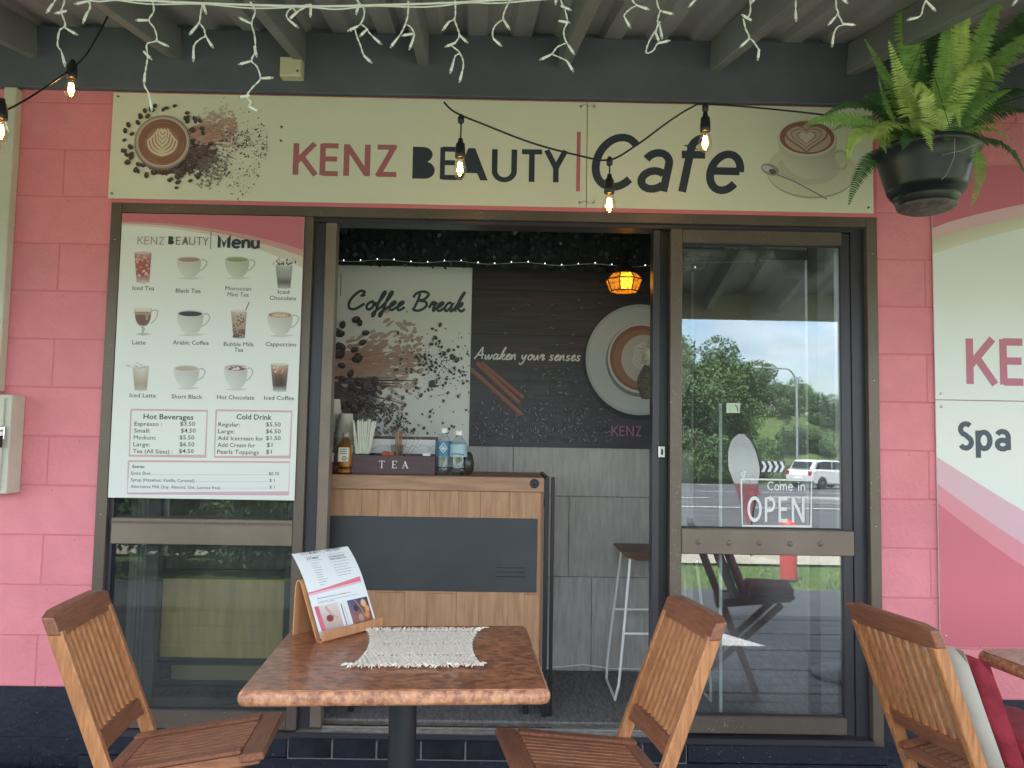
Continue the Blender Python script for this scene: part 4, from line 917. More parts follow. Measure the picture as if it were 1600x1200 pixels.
for k in range(3):
    xa, za = spot(775, 886 + k * 7, YC); xb, _ = spot(822, 886 + k * 7, YC); obj('slot', B(xa, xb, YC - .0006, YC + .0018, za - .004, za), BLACKM, bb)
lx, lz = spot(835, 755.5, YC); obj('bolt_cap', MB().lathe([(.020, 0), (.020, .002), (.016, .004), (.013, .002), (.009, .002), (.006, .004), (0, .004)], (lx, YC, lz), 22, Matrix.Rotation(pi / 2, 4, 'X')), BLACKM, ct)
obj('side_panel', B(cx1 - .012, cx1, YC + .0305, .60, .235, zlow - .001), WOODC, ct)
for y in (YC + .008, .60): obj('frame_leg', B(cx1 + .003, cx1 + .022, y, y + .022, .112, ztop + .004, bev=.002), BLACKM, ct)
for z in (.115, ztop - .13, ztop - .012): obj('frame_rail', B(cx1 + .005, cx1 + .020, YC + .031, .599, z, z + .016, bev=.002), BLACKM, ct)
obj('frame_leg', B(cx1 + .032, cx1 + .047, YC + .02, YC + .035, .112, ztop + .002, bev=.002), BLACKM, ct)
for px in (545, 822):
    x0, _ = spot(px, 1100, YC); obj('foot', B(x0 - .012, x0 + .012, YC + .04, YC + .06, .112, .236, bev=.002), BLACKM, ct)
obj('base_rail', B(cx0, cx1, YC + .03, YC + .05, .205, .2345), WOODC, ct)

# things on the counter
GL = glass_mat('clear_plastic', .06, (.93, .95, .95))
def lathe_obj(n, prof, c, m, p, seg=22): return obj(n, MB().lathe(prof, c, seg), m, p)
zc = ztop + .0006
def scale_px(Y): return 1202 / (Y + 3.172)
# tea box
tb = thing('tea_box', 'plum wooden tea caddy box lettered TEA on the counter', 'box', (-.45, .25, zc))
YT = .20; x0, z0 = spot(549, 744, YT); x1, z1 = spot(680, 715, YT)
PLUM = mat('plum_stained_wood', (.085, .045, .055), .5, var=.15, vscale=9, stretch=(1, 9, 9))
obj('front', B(x0, x1, YT, YT + .008, zc, zc + .082, bev=.001), PLUM, tb); obj('end', B(x0, x0 + .008, YT + .0085, YT + .13, zc, zc + .082), PLUM, tb); obj('end', B(x1 - .008, x1, YT + .0085, YT + .13, zc, zc + .082), PLUM, tb)
obj('back', B(x0, x1, YT + .1305, YT + .138, zc, zc + .165, bev=.001), PLUM, tb); obj('bottom', B(x0 + .0085, x1 - .0085, YT + .0085, YT + .13, zc, zc + .006), PLUM, tb)
lid = obj('lid_window', B(x0 + .012, x1 - .012, YT + .1285, YT + .1303, zc + .088, zc + .152), mat('white_card', (.74, .74, .75), .4), tb)
P = Print(); rn = random.Random(6)
for k in range(9):
    x = x0 + .03 + (x1 - x0 - .06) * k / 8; P.stroke([(x - .015, zc + .095 + rn.random() * .04), (x + .01, zc + .11 + rn.random() * .02), (x + .035, zc + .10 + rn.random() * .045)], .0022, (.35, .35, .38))
P.build('line_drawing', tb, (0, YT + .1283, 0))
# serif TEA
P = Print(); zz = zc + .028; s = .030; xx = spot(592, 735, YT)[0]
w_ = (.72, .70, .70)
def seg(a, b, w): P.stroke([(xx + a[0] * s, zz + a[1] * s), (xx + b[0] * s, zz + b[1] * s)], w, w_)
seg((.4, 0), (.4, 1), .0045); seg((0, 1), (.8, 1), .0022); seg((0, 1), (0, .8), .0022); seg((.8, 1), (.8, .8), .0022); seg((.2, 0), (.6, 0), .002)
xx = spot(612, 735, YT)[0]; seg((.15, 0), (.15, 1), .0045); seg((0, 1), (.7, 1), .0022); seg((0, 0), (.7, 0), .0022); seg((.15, .5), (.55, .5), .0022); seg((.7, 1), (.7, .8), .0022); seg((.7, 0), (.7, .2), .0022)
xx = spot(628, 735, YT)[0]; seg((.1, 0), (.42, 1), .0022); seg((.42, 1), (.78, 0), .005); seg((.2, .33), (.65, .33), .0022); seg((0, 0), (.25, 0), .002); seg((.62, 0), (.95, 0), .002)
P.build('lettering', tb, (0, YT - .0005, 0))
for k in range(9): obj('tea_packet', B(x0 + .125 + k * .006, x0 + .129 + k * .006, YT + .02, YT + .08, zc + .007, zc + .10 - rn.random() * .008), mat('orange_packet', (.60, .13, .03), .5), tb)
obj('label_card', B(x1 - .055, x1 - .022, YT + .0085, YT + .0100, zc + .083, zc + .093), mat('white_card', (.74, .74, .75)), tb)
# tall paper-wrapped straws in a clear holder
sh_ = thing('straw_holder', 'clear holder packed with white paper straws beside the TEA box', 'holder', (-.62, .22, zc))
x0, _ = spot(567, 700, .24); 
obj('holder', B(x0 - .033, x0 + .033, .215, .275, zc + .083, zc + .160), GL, sh_); obj('holder_base', B(x0 - .033, x0 + .033, .2151, .2749, zc + .0825, zc + .086), BLACKP, sh_)
rn = random.Random(2)
for k in range(20):
    a = (k % 10) / 9 * 2 - 1; yb = .225 + .03 * (k // 10); mb2 = MB().tube([(x0 + a * .026, yb, zc + .088), (x0 + a * .048 + rn.uniform(-.004, .004), yb + .005, zc + .235 - abs(a) * .01 + rn.uniform(-.008, .008))], .0046, 7)
    obj('straw', mb2, mat('paper_straw', (.72, .70, .62), .6), sh_)
# stirrers
sb_ = thing('stirrer_cup', 'clear cup of wooden stirrers standing in the TEA box', 'cup', (-.35, .26, zc))
x0, _ = spot(620, 700, .26)
obj('cup', MB().lathe([(.022, .012), (.030, .13), (.029, .13), (.021, .014)], (x0, .265, zc), 20), GL, sb_)
for k in range(15):
    a = rn.uniform(-1, 1); b = rn.uniform(-1, 1); top_ = .19 + rn.uniform(-.01, .012); lean = .02 if k < 11 else .07
    obj('stirrer', MB().bar((x0 + a * .014, .265 + b * .014, zc + .016), (x0 + a * lean + (.0 if k < 11 else .05), .265 + b * .02, zc + top_ - (0 if k < 11 else .012)), .0045, .0018), mat('birch_stirrer', (.42, .27, .18), .7), sb_)
# cups
CUPM = mat('white_paper_cup', (.66, .64, .56), .6)
def stack(name, label, px, top_py, Y, r, n, lidh):
    x, z1 = spot(px, top_py, Y); H = z1 - zc
    t = thing(name, label, 'cups', (x, Y, zc), 0, None)
    step = (H - lidh) / max(1, n)
    for k in range(n):
        zb = k * step
        obj('paper_cup', MB().lathe([(r, 0), (r * 1.05, .001), (r * 1.05, .005), (r, .006), (r * .72, lidh - .001), (r * .70, lidh), (0, lidh - .001)], (x, Y, zc + zb), 22), CUPM, t)
    return t
stack('cup_stack', 'shorter stack of upturned white paper cups near the amber syrup bottle', 541, 642, .34, .042, 13, .11)
stack('cup_stack', 'taller stack of upturned white paper cups at the counter left end', 522, 619, .42, .040, 18, .10)
def bottle(name, label, px, top_py, Y, r, liquid, labelm, capm, lz0, lz1, ink=None, body=None):
    x, z1 = spot(px, top_py, Y); H = z1 - zc; t = thing(name, label, 'bottle', (x, Y, zc))
    prof = [(0, .002), (r * .75, .0), (r * .9, .006), (r, .02), (r * .97, H * .2), (r, H * .3), (r, H * .62), (r * .92, H * .7), (r * .6, H * .80), (r * .36, H * .87), (r * .34, H * .93)]
    for k in range(2, 5): prof.insert(k + 1, (r * (.93 if k % 2 else 1), H * (.06 + .03 * k)))
    obj('bottle_body', MB().lathe(prof, (x, Y, zc), 26), body or GL, t)
    ip = [(0, .004), (r * .7, .003), (r * .86, .02), (r * .93, H * .3), (r * .93, H * .62), (r * .86, H * .68), (0, H * .681)]
    obj('drink', MB().lathe(ip, (x, Y, zc), 22), liquid, t)
    obj('label_band', MB().lathe([(r * 1.012, H * lz0), (r * 1.012, H * lz1)], (x, Y, zc), 26), labelm, t)
    obj('cap', MB().lathe([(r * .42, H * .90), (r * .43, H * .99), (r * .38, H), (0, H)], (x, Y, zc), 20), capm, t)
    if ink:
        P = Print()
        ink(P, x, zc, H, r); P.build('label_print', t, (0, Y - r * 1.03, 0))
    return t
WATER = glass_mat('bottled_water', .08, (.80, .84, .84))
def dia(P, x, z, H, r):
    P.poly([(x, z + H * .70), (x + r * .55, z + H * .58), (x, z + H * .47), (x - r * .55, z + H * .58)], (.75, .8, .82)); P.poly([(x, z + H * .685), (x + r * .47, z + H * .58), (x, z + H * .485), (x - r * .47, z + H * .58)], (.10, .25, .34))
    for k in range(3): P.stroke([(x - r * .3 + .1 * r * (k != 1), z + H * (.60 - .03 * k)), (x + r * .3 - .1 * r * (k != 1), z + H * (.60 - .03 * k))], .0035, (.7, .78, .8))
bottle('water_bottle', 'water bottle with deep blue diamond label on the counter', 694.5, 669, .22, .034, WATER, mat('blue_label', (.05, .20, .34), .4), WHITEP, .40, .72, dia)
def pur(P, x, z, H, r):
    P.stroke([(x - r * .7, z + H * .475), (x - r * .2, z + H * .49), (x + r * .7, z + H * .465)], .006, (.10, .20, .24))
wb = bottle('water_bottle', 'water bottle with pale blue pureau label at the counter', 717, 673, .21, .039, WATER, mat('pale_blue_label', (.36, .52, .58), .4), WHITEP, .42, .70, pur)
x0, _ = spot(707, 705, .17); text_at('pureau', x0, zc + .137, .21 - .039 * 1.04 - .001, .014, .052, mat('label_teal', (.03, .22, .34), .5), wb, .02)
def honey(P, x, z, H, r):
    P.poly([(x - r * .62, z + H * .30), (x + r * .62, z + H * .30), (x + r * .62, z + H * .64), (x - r * .62, z + H * .64)], (.70, .68, .60))
    for k in range(3): P.stroke([(x - r * .45, z + H * (.60 - .05 * k)), (x + r * .45, z + H * (.60 - .05 * k))], .004, (.2, .18, .15))
    P.poly(ell(x + r * .15, z + H * .38, r * .34, H * .055, 12), (.25, .2, .15)); P.poly(ell(x + r * .15, z + H * .38, r * .2, H * .03, 12), (.55, .5, .42))
bottle('syrup_bottle', 'small amber syrup bottle with white label left of the TEA box', 540, 676, .20, .034, mat('amber_syrup', (.45, .26, .08), .25), mat('amber_clear', (.48, .30, .10), .2), mat('grey_cap', (.35, .35, .34), .4), .05, .06, honey, body=glass_mat('amber_plastic', .05, (.85, .66, .38)))
pb = thing('pump_bottle', 'dark pump bottle with red base at the counter far left', 'bottle', (-.73, .2, zc)); x0, _ = spot(513, 720, .22)
obj('bottle_body', MB().lathe([(.022, 0), (.024, .01), (.024, .05)], (x0, .22, zc), 20), mat('red_plastic', (.45, .02, .05), .4), pb); obj('label_band', MB().lathe([(.0245, .05), (.0245, .09)], (x0, .22, zc), 20), WHITEP, pb); obj('pump_cap', MB().lathe([(.024, .09), (.022, .098), (.012, .10), (.012, .145), (0, .146)], (x0, .22, zc), 20), BLACKP, pb)
db = thing('dark_jar', 'dark round jar half hidden behind the pureau bottle', 'jar', (-.2, .33, zc)); x0, _ = spot(728, 720, .32); obj('jar_body', MB().lathe([(.02, 0), (.035, .015), (.038, .05), (.03, .085), (.02, .1), (0, .1)], (x0, .32, zc), 20), mat('dark_glaze', (.05, .06, .045), .25), db)

# stool -------------------------------------------------------------------
so = thing('bar_stool', 'white wire bar stool with a dark timber seat beside the partition', 'stool', (.75, .52, .112))
sx, sy = .735, .50; zs = spot(1000, 858, sy)[1]
obj('seat', MB().prism([(-.19, 0), (-.17, -.018), (-.12, -.030), (.12, -.030), (.17, -.018), (.19, 0), (.185, .006), (-.185, .006)], -.15, .15, Matrix.Translation((sx, sy, zs))), mat('walnut_seat', (.13, .065, .045), .4, var=.2, vscale=6, stretch=(1, 8, 8)), so)
for sg in (-1, 1):
    for yy, yb in ((-.13, -.17), (.13, .19)):
        p = [(sx + sg * .15, sy + yy, zs - .02), (sx + sg * .19, sy + yb, .35), (sx + sg * .205, sy + yb * 1.05, .20), (sx + sg * .215, sy + yb * .8, .125)]
        obj('leg', MB().tube(p, .0065, 8), WHITEP, so)
    obj('foot_bar', MB().tube([(sx + sg * .215, sy - .138, .122), (sx + sg * .215, sy + .155, .122)], .0065, 8), WHITEP, so)
for yb, zz in ((-.165, .42), (.18, .45)): obj('foot_rest', MB().tube([(sx - .185, sy + yb, zz), (sx + .185, sy + yb, zz)], .006, 8), WHITEP, so)

# lantern -----------------------------------------------------------------
lp = spot3(975, 442, .42)
ln = thing('lantern', 'amber glass octagonal lantern glowing over the dark poster', 'lamp', lp)
AMB = mat('amber_glass', (.30, .13, .02), .3, emit=(1, .30, .015), estr=.20); AMB2 = mat('amber_glass_hot', (.6, .3, .03), .3, emit=(1, .42, .02), estr=.85)
for a_, e_ in ((AMB, .24), (AMB2, 1.0)):
    nn = a_.node_tree.nodes; ll = a_.node_tree.links.new; tt = nn.new('ShaderNodeTexCoord'); zz_ = nn.new('ShaderNodeTexVoronoi'); zz_.inputs['Scale'].default_value = 110; mm_ = nn.new('ShaderNodeMapRange')
    mm_.inputs['From Max'].default_value = .7; mm_.inputs['To Min'].default_value = e_ * 1.5; mm_.inputs['To Max'].default_value = e_ * .25
    ll(tt.outputs['Object'], zz_.inputs['Vector']); ll(zz_.outputs['Distance'], mm_.inputs['Value']); ll(mm_.outputs[0], nn['Principled BSDF'].inputs['Emission Strength'])
def oct_(r, z, n=8): return [Vector((r * cos(2 * pi * (k + .5) / n), r * sin(2 * pi * (k + .5) / n), z)) for k in range(n)]
lev = [oct_(.060, .042), oct_(.088, .012), oct_(.066, -.042)]
for a, b in zip(lev[:-1], lev[1:]):
    for k in range(8):
        k2 = (k + 1) % 8; hot = k in (5, 4, 6)
        mbx = MB(); q = [a[k], a[k2], b[k2], b[k]]; mbx.add(q + [v * .96 for v in q], [(0, 1, 2, 3), (7, 6, 5, 4), (0, 4, 5, 1), (1, 5, 6, 2), (2, 6, 7, 3), (3, 7, 4, 0)])
        obj('amber_pane', mbx, AMB2 if hot and abs(k - 5) < 1 else AMB, ln, world=False)
cg = MB()
for r_ in lev:
    for k in range(8): cg.tube([r_[k] * 1.01, r_[(k + 1) % 8] * 1.01], .0032, 5)
for k in range(8): cg.tube([r_[k] * 1.01 for r_ in lev], .0032, 5)
obj('lead_frame', cg, mat('dark_bronze', (.02, .015, .012), .5), ln, world=False)
obj('cap', MB().lathe([(.066, .042), (.060, .052), (.028, .085), (.016, .10), (.016, .15), (0, .151)], (0, 0, 0), 8), mat('dark_bronze', (.02, .015, .012)), ln, world=False)
obj('chain', MB().tube([(0, 0, .15), (0, 0, .62)], .0035, 6), BLACKM, ln, world=False)

# macrame hanger with a cup
hg = thing('hanging_basket', 'woven hanging basket holding a cream pot behind the door edge', 'basket', (.72, .45, 1.6))
bx, bz = spot(1022, 590, .42)
WV = mat('woven_cord', (.16, .14, .12), .9, var=.3, vscale=60)
obj('pot', MB().lathe([(.045, .0), (.052, .065), (.056, .07), (.056, .10), (.050, .10), (.050, .03), (0, .03)], (bx, .42, bz + .035), 24), mat('cream_pot', (.55, .53, .42), .4), hg)
for k in range(22):
    z = bz - .095 + k * .0075; r = .040 + .036 * sin(pi * min(1, (k + 3) / 24))
    obj('woven_ring', MB().tube([(bx + (r + .002 * sin(9 * a + k)) * cos(a), .42 + (r + .002 * sin(9 * a + k)) * sin(a), z + .0015 * sin(8 * a + k)) for a in [2 * pi * q / 26 for q in range(27)]], .0042, 5), WV, hg)
for k in range(4):
    a = k * pi / 2 + .4; obj('cord', MB().tube([(bx + .075 * cos(a), .42 + .075 * sin(a), bz + .06), (bx + .03 * cos(a), .42 + .03 * sin(a), bz + .17), (bx, .42, bz + .24), (bx + .02, .42, bz + .62), (bx + .03, .42, 2.55)], .0035, 5), mat('pale_cord', (.45, .42, .36), .9), hg)

# ivy valance and fairy lights ----------------------------------------------
iv = thing('ivy_garland', 'dark leafy ivy curtain hanging across the top of the doorway', 'plant', (0, .5, 2.3))
LEAF = mat('dark_ivy', (.012, .019, .024), .7, var=.25, vscale=14); LEAF2 = mat('grey_ivy', (.09, .12, .13), .5)
rn = random.Random(12); zi0 = spot(700, 417, .5)[1]
def leafs(n, m, s0, s1, seed):
    r = random.Random(seed); g = MB()
    for k in range(n):
        c = Vector((r.uniform(-1.55, .95), r.uniform(.44, .56), zi0 + r.uniform(.0, .34))); s = r.uniform(s0, s1)
        R = Euler((r.uniform(-1.0, .9), r.uniform(-1.2, 1.2), r.uniform(-.8, .8))).to_matrix()
        pts = [(0, 0, .9), (.35, .06, .45), (.62, .02, .3), (.4, .05, -.1), (.34, 0, -.5), (0, .1, -.7), (-.34, 0, -.5), (-.4, .05, -.1), (-.62, .02, .3), (-.35, .06, .45)]
        g.add([c + R @ (Vector(p) * s) for p in pts], [(0, 1, 9), (1, 2, 3), (9, 7, 8), (1, 3, 7, 9), (3, 4, 6, 7), (4, 5, 6)])
    return g
obj('leaves', leafs(1900, LEAF, .010, .022, 1), LEAF, iv, kind='stuff'); obj('pale_leaves', leafs(60, LEAF2, .012, .020, 2), LEAF2, iv, kind='stuff')
obj('backing', B(-1.6, .97, .575, .60, zi0 + .02, 2.6), mat('dark_backing', (.012, .016, .02), .8), iv)
fl = thing('fairy_lights', 'string of tiny white fairy lights along the ivy hem', 'lights', (0, .42, zi0))
pts = [(x, .42, zi0 + .005 + .006 * sin(x * 19)) for x in [-1.5 + .05 * k for k in range(50)]]
obj('wire', MB().tube(pts, .0012, 5), mat('pale_wire', (.4, .42, .42), .5), fl)
BUL = mat('fairy_bulb', (.8, .85, .9), .3, emit=(.85, .93, 1), estr=2.2)
bmh = MB().lathe([(0, -.002), (.002, 0), (0, .002)], (0, 0, 0), 6).mesh('bulb', BUL)
for k in range(31):
    x = -1.48 + .079 * k; o = obj('bulb', bmh, None, fl, world=False); o.location = Vector((x, .412, zi0 + .008 + .006 * sin(x * 19))) - fl.location

# interior seen through the left window: timber cabinet, curtain
cb = thing('cabinet', 'timber panelled cabinet in a dark frame behind the left window', 'cabinet', (-1.2, .16, .112))
obj('panel', B(-1.45, -.86, .19, .21, .33, .66), mat('olive_ply', (.52, .36, .14), .5, col2=(.38, .26, .10), vscale=4, stretch=(6, 6, .8)), cb)
for a in ((-1.50, -1.4505, .18, .22, .2, .75), (-1.45, -.86, .18, .22, .2, .235), (-1.45, -.86, .18, .22, .30, .3295), (-1.45, -.86, .18, .22, .6605, .70)): obj('frame', B(*a, bev=.002), BLACKM, cb)
obj('lower_panel', B(-1.40, -.86, .195, .21, .2355, .2995), mat('dull_ply', (.20, .15, .09), .6), cb)
cu_ = thing('curtain', 'narrow pale grey curtain hanging inside the left window edge', 'curtain', (-1.54, .2, .12)); cm = MB(); vs = []
for k in range(25): x = -1.585 + .1 * k / 24; vs += [(x, .16 + .012 * sin(k * 1.4), .14), (x, .16 + .012 * sin(k * 1.4), 2.2)]
cm.add(vs, [(2 * i, 2 * i + 2, 2 * i + 3, 2 * i + 1) for i in range(24)], True); c_ = obj('fabric', cm, mat('grey_curtain', (.24, .25, .24), .8), cu_); s_ = c_.modifiers.new('t', 'SOLIDIFY'); s_.thickness = .002
slv = thing('inner_stile', 'dark upright of the parked sliding door behind left window', 'door', (-1.46, .1, .1)); obj('stile', B(-1.475, -1.425, .075, .105, .13, 2.17, bev=.002), BRONZE_D, slv); obj('rail', B(-1.4245, -.86, .075, .105, .13, .20, bev=.002), BRONZE_D, slv); obj('stile', B(-.90, -.86, .075, .105, .2005, 2.17, bev=.002), BRONZE_D, slv)
wline_bar = thing('white_line_bar', 'thin white upright bar added behind the right door glass', 'pole', (.9, .2, .12))
x0, z0 = spot(1126, 1118, .16); x1, z1 = spot(1124, 630, .16); obj('pole', B(x0 - .006, x0 + .006, .155, .167, .115, z1), WHITEP, wline_bar)  # white bar put in for a pale upright line of unknown source

# ================================================================== TERRACE FURNITURE
BURL = mat('burl_laminate', (.46, .185, .088), .34, col2=(.16, .056, .032), vscale=38, bump=.05, bscale=90, stretch=(1, 1.5, 1), coat=.25)
BURLE = mat('burl_laminate_edge', (.62, .30, .16), .4, col2=(.26, .10, .055), vscale=62, coat=.2)
def round_rect(w, d, r, n=5):
    o = []
    for cx, cy, a in ((w / 2 - r, d / 2 - r, 0), (-w / 2 + r, d / 2 - r, 90), (-w / 2 + r, -d / 2 + r, 180), (w / 2 - r, -d / 2 + r, 270)):
        o += [(cx + r * cos(radians(a + 90 * k / n)), cy + r * sin(radians(a + 90 * k / n))) for k in range(n + 1)]
    return o
def slab(w, d, prof, r, top=False):
    mb2 = MB(); rings = []
    for ins, z in prof: rings.append([(x, y, z) for x, y in round_rect(w - 2 * ins, d - 2 * ins, max(.004, r - ins))])
    n = len(rings[0]); vs = [p for q in rings for p in q]
    mb2.add(vs, [(i * n + k, i * n + (k + 1) % n, (i + 1) * n + (k + 1) % n, (i + 1) * n + k) for i in range(len(rings) - 1) for k in range(n)], True)
    mb2.add(rings[0], [tuple(range(n))]); mb2.add(rings[-1], [tuple(range(n))]); return mb2
def make_table(label, loc, rz, w=.700):
    t = thing('cafe_table', label, 'table', loc, rz)
    obj('tabletop', slab(w - .012, .585, [(.006, .7195), (.003, .7225), (.0035, .7240)][0:1] + [(.003, .7235), (.0045, .7250)], .02), BURL, t, world=False)
    obj('edge', slab(w, .597, [(.010, .690), (.003, .693), (0, .700), (0, .710), (.0025, .7165), (.008, .7222)], .024), BURLE, t, world=False)
    obj('pedestal', MB().tube([(0, 0, -.02), (0, 0, .675)], .036, 24), BLACKP, t, world=False)
    obj('top_plate', B(-.17, .17, -.17, .17, .676, .6895, bev=.003), BLACKM, t, world=False)
    obj('base', MB().lathe([(.21, 0), (.21, .012), (.20, .018), (.05, .030), (.04, .04), (0, .04)], (0, 0, -.03), 32), BLACKM, t, world=False)
    return t
TZ = 0
tab = make_table('square burl laminate table with a woven mat in front of the doorway', (-.250, -1.115, 0), radians(3.6))
tab2 = make_table('burl laminate table cut off by the right edge beyond the last chair', (1.985, -1.20, 0), radians(8), 1.25)
ZT = .7252

# chairs
def make_chair(label, loc, rz):
    """folding slatted chair; local +x is the way it faces; back uprights run down to the front feet"""
    t = thing('folding_chair', label, 'chair', loc, rz, 'slatted timber folding chairs round the terrace tables')
    W = .148
    def st(z): return (.40 - z) * .39
    for sg in (-1, 1):
        y = sg * W
        obj('back_upright', MB().bar((st(.790), y, .790), (.0, y, .40), .022, .036, up=(1, 0, .39), bev=.003).bar((st(.4001), y, .4001), (st(-.028), y, -.028), .0215, .0355, up=(1, 0, .39), bev=.003), TEAKV, t, world=False)
        obj('rear_leg', MB().bar((.30, sg * .100, .430), (-.17, sg * .100, -.026), .022, .034, up=(1, 0, .3), bev=.003), TEAK, t, world=False)
        obj('seat_side', MB().bar((-.040, sg * .118, .411), (.345, sg * .118, .464), .022, .030, bev=.003), TEAK, t, world=False)
    # curved top rail and lower back rail
    def rail(name, z0, z1, thick, bow, ext=0, rr=0):
        mb2 = MB(); n = 9; vs = []
        for k in range(n):
            u = -1 + 2 * k / (n - 1); y = u * (W + ext); b = -bow * (1 - u * u)
            e = rr * max(0, (abs(u) - .86) / .14) ** 2
            for (zz, dx) in ((z0 + e * .6, thick / 2), (z1 - e, thick / 2), (z1 - e, -thick / 2), (z0 + e * .6, -thick / 2)): vs.append((st(zz) + dx + b, y, zz))
        mb2.add(vs, [(i * 4 + j, i * 4 + (j + 1) % 4, (i + 1) * 4 + (j + 1) % 4, (i + 1) * 4 + j) for i in range(n - 1) for j in range(4)] + [(0, 1, 2, 3), (n * 4 - 4, n * 4 - 3, n * 4 - 2, n * 4 - 1)])
        o = obj(name, mb2, TEAK2, t, world=False); bv = o.modifiers.new('b', 'BEVEL'); bv.width = .004; bv.segments = 2; bv.limit_method = 'ANGLE'
    rail('top_rail', .780, .840, .032, .006, .016, .010)
    rail('lower_rail', .492, .536, .022, .005, -.012)
    for k in range(9):
        u = -1 + 2 * (k + .5) / 9; y = u * (W - .012); b = -.005 * (1 - u * u)
        obj('back_slat', MB().bar((st(.80) + b, y, .80), (st(.52) + b, y, .52), .0165, .009, up=(1, 0, .3), bev=.0015), TEAKV, t, world=False)
    for k in range(9):
        u = -1 + 2 * (k + .5) / 9; y = u * .100
        obj('seat_slat', MB().bar((.0, y, .432), (.300, y, .4735), .0155, .012, bev=.0015), TEAK, t, world=False)
    obj('seat_front_rail', MB().bar((.330, -.146, .4725), (.330, .146, .4725), .060, .020, up=(-.14, 0, 1), bev=.003), TEAK2, t, world=False)
    obj('seat_rear_rail', MB().bar((-.022, -.104, .4245), (-.022, .104, .4245), .044, .018, up=(-.14, 0, 1), bev=.003), TEAK2, t, world=False)
    for sg in (-1, 1): obj('seat_border', MB().bar((-.040, sg * .118, .4345), (.300, sg * .118, .4815), .030, .010, up=(-.14, 0, 1), bev=.002), TEAK2, t, world=False)
    obj('crossbar', MB().bar((st(.12), -.137, .12), (st(.12), .137, .12), .02, .03, bev=.002), TEAK, t, world=False)
    obj('hinge_bolt', MB().tube([(.075, -.165, .205), (.075, .165, .205)], .005, 8), STEEL, t, world=False)
    return t
ch1 = make_chair('slatted timber folding chair left of the table with the woven mat', (-.968, -1.05, 0), radians(6))
ch2 = dup(ch1, 'slatted timber folding chair right of the mat table, back to the sliding door', (.370, -1.05, 0), radians(190))
ch3 = dup(ch1, 'slatted timber folding chair carrying the white and red cushion', (1.212, -1.035, 0), radians(12.5))

# cushion on the third chair
cq = thing('cushion', 'white and red quilted cushion propped on the rightmost chair', 'cushion', (1.212, -1.035, 0), radians(12.5))
def pad(x_off, th, m, name, hh, zz0, w):
    mb2 = MB(); n = 10; vs = []; fs = []
    def f(u, v): return (1 - u ** 4) * (1 - v ** 4)
    for side in (1, -1):
        for i in range(n + 1):
            for j in range(n + 1):
                u, v = -1 + 2 * i / n, -1 + 2 * j / n; z = zz0 + (v + 1) / 2 * hh
                vs.append((x_off - .39 * (z - .45) + side * th / 2 * f(u, v) ** .5 + (.004 * sin(9 * u) * cos(7 * v) if side > 0 else 0), u * w, z))
        o = 0 if side == 1 else (n + 1) ** 2
        for i in range(n):
            for j in range(n): fs.append((o + i * (n + 1) + j, o + (i + 1) * (n + 1) + j, o + (i + 1) * (n + 1) + j + 1, o + i * (n + 1) + j + 1))
    mb2.add(vs, fs, True); return obj(name, mb2, m, cq, world=False)
pad(.062, .055, mat('white_canvas', (.66, .64, .58), .8, bump=.4, bscale=20), 'white_pad', .34, .430, .140)
pad(.118, .050, mat('red_canvas', (.36, .035, .06), .7, var=.25, vscale=20, bump=.4, bscale=25), 'red_pad', .32, .420, .148)
cs2 = thing('seat_cushion', 'red quilted seat pad lying flat on the rightmost chair', 'cushion', (1.212, -1.035, 0), radians(12.5))
mb2 = MB(); mb2.box(.125, .36, -.13, .13, .486, .522, bev=.016); obj('pad', mb2, mat('red_canvas', (.36, .035, .06)), cs2, world=False)

# woven mat on the table -----------------------------------------------------
YARN = mat('cream_cotton', (.88, .80, .68), .85, var=.12, vscale=80)
wm = thing('woven_mat', 'cream crocheted cotton mat with fringed ends on the table', 'mat', (-.214, -1.065, ZT), radians(3.4))
nx_, ny_ = 26, 24; Wm, Dm = .158, .168
def edge_k(v): return 1 - .13 * (1 - v * v)                     # sides pulled in
stitch = MB(); rn = random.Random(5)
hole = lambda i, j: (j in (6, 14)) and i % 3 in (0, 1) and 1 < i < 24
for j in range(ny_):
    v = -1 + 2 * (j + .5) / ny_
    for i in range(nx_):
        if hole(i, j): continue
        u = -1 + 2 * (i + (.25 if j % 2 else .75)) / nx_; x = u * Wm * edge_k(v); y = v * Dm * (.93 + .07 * u * u); s = Wm / nx_ * 1.12; s2 = Dm / ny_ * 1.02
        a = .6 if (i + j) % 2 else -.6; jx, jy = rn.uniform(-.0006, .0006), rn.uniform(-.0006, .0006); ca, sa = cos(a), sin(a)
        pts = [(-s, -s2 * .5, .001), (s * .6, -s2, .001), (s, s2 * .5, .001), (-s * .6, s2, .001), (0, 0, .0085 + rn.uniform(0, .0025))]
        stitch.add([(x + jx + p[0], y + jy + p[1] + p[0] * sa * .5, p[2]) for p in pts], [(0, 1, 4), (1, 2, 4), (2, 3, 4), (3, 0, 4)], True)
obj('stitches', stitch, YARN, wm, world=False, kind='stuff')
fr = MB()
for sg in (-1, 1):
    for k in range(150):
        u = -1 + 2 * k / 149 + rn.uniform(-.01, .01); x = u * Wm * 1.02; y0 = sg * Dm * .97
        spread = abs(u) ** 8 * .012
        p0 = Vector((x, y0, .004)); p1 = p0 + Vector((rn.uniform(-.006, .006) + u * spread * .6, sg * rn.uniform(.006, .012), rn.uniform(.002, .008))); p2 = p1 + Vector((rn.uniform(-.010, .010) + u * spread, sg * rn.uniform(.003, .012), -rn.uniform(.001, .006)))
        p2.z = max(.0012, p2.z); fr.tube([p0, p1, p2], .0020, 5, r1=.0014)
obj('fringe', fr, YARN, wm, world=False, kind='stuff')

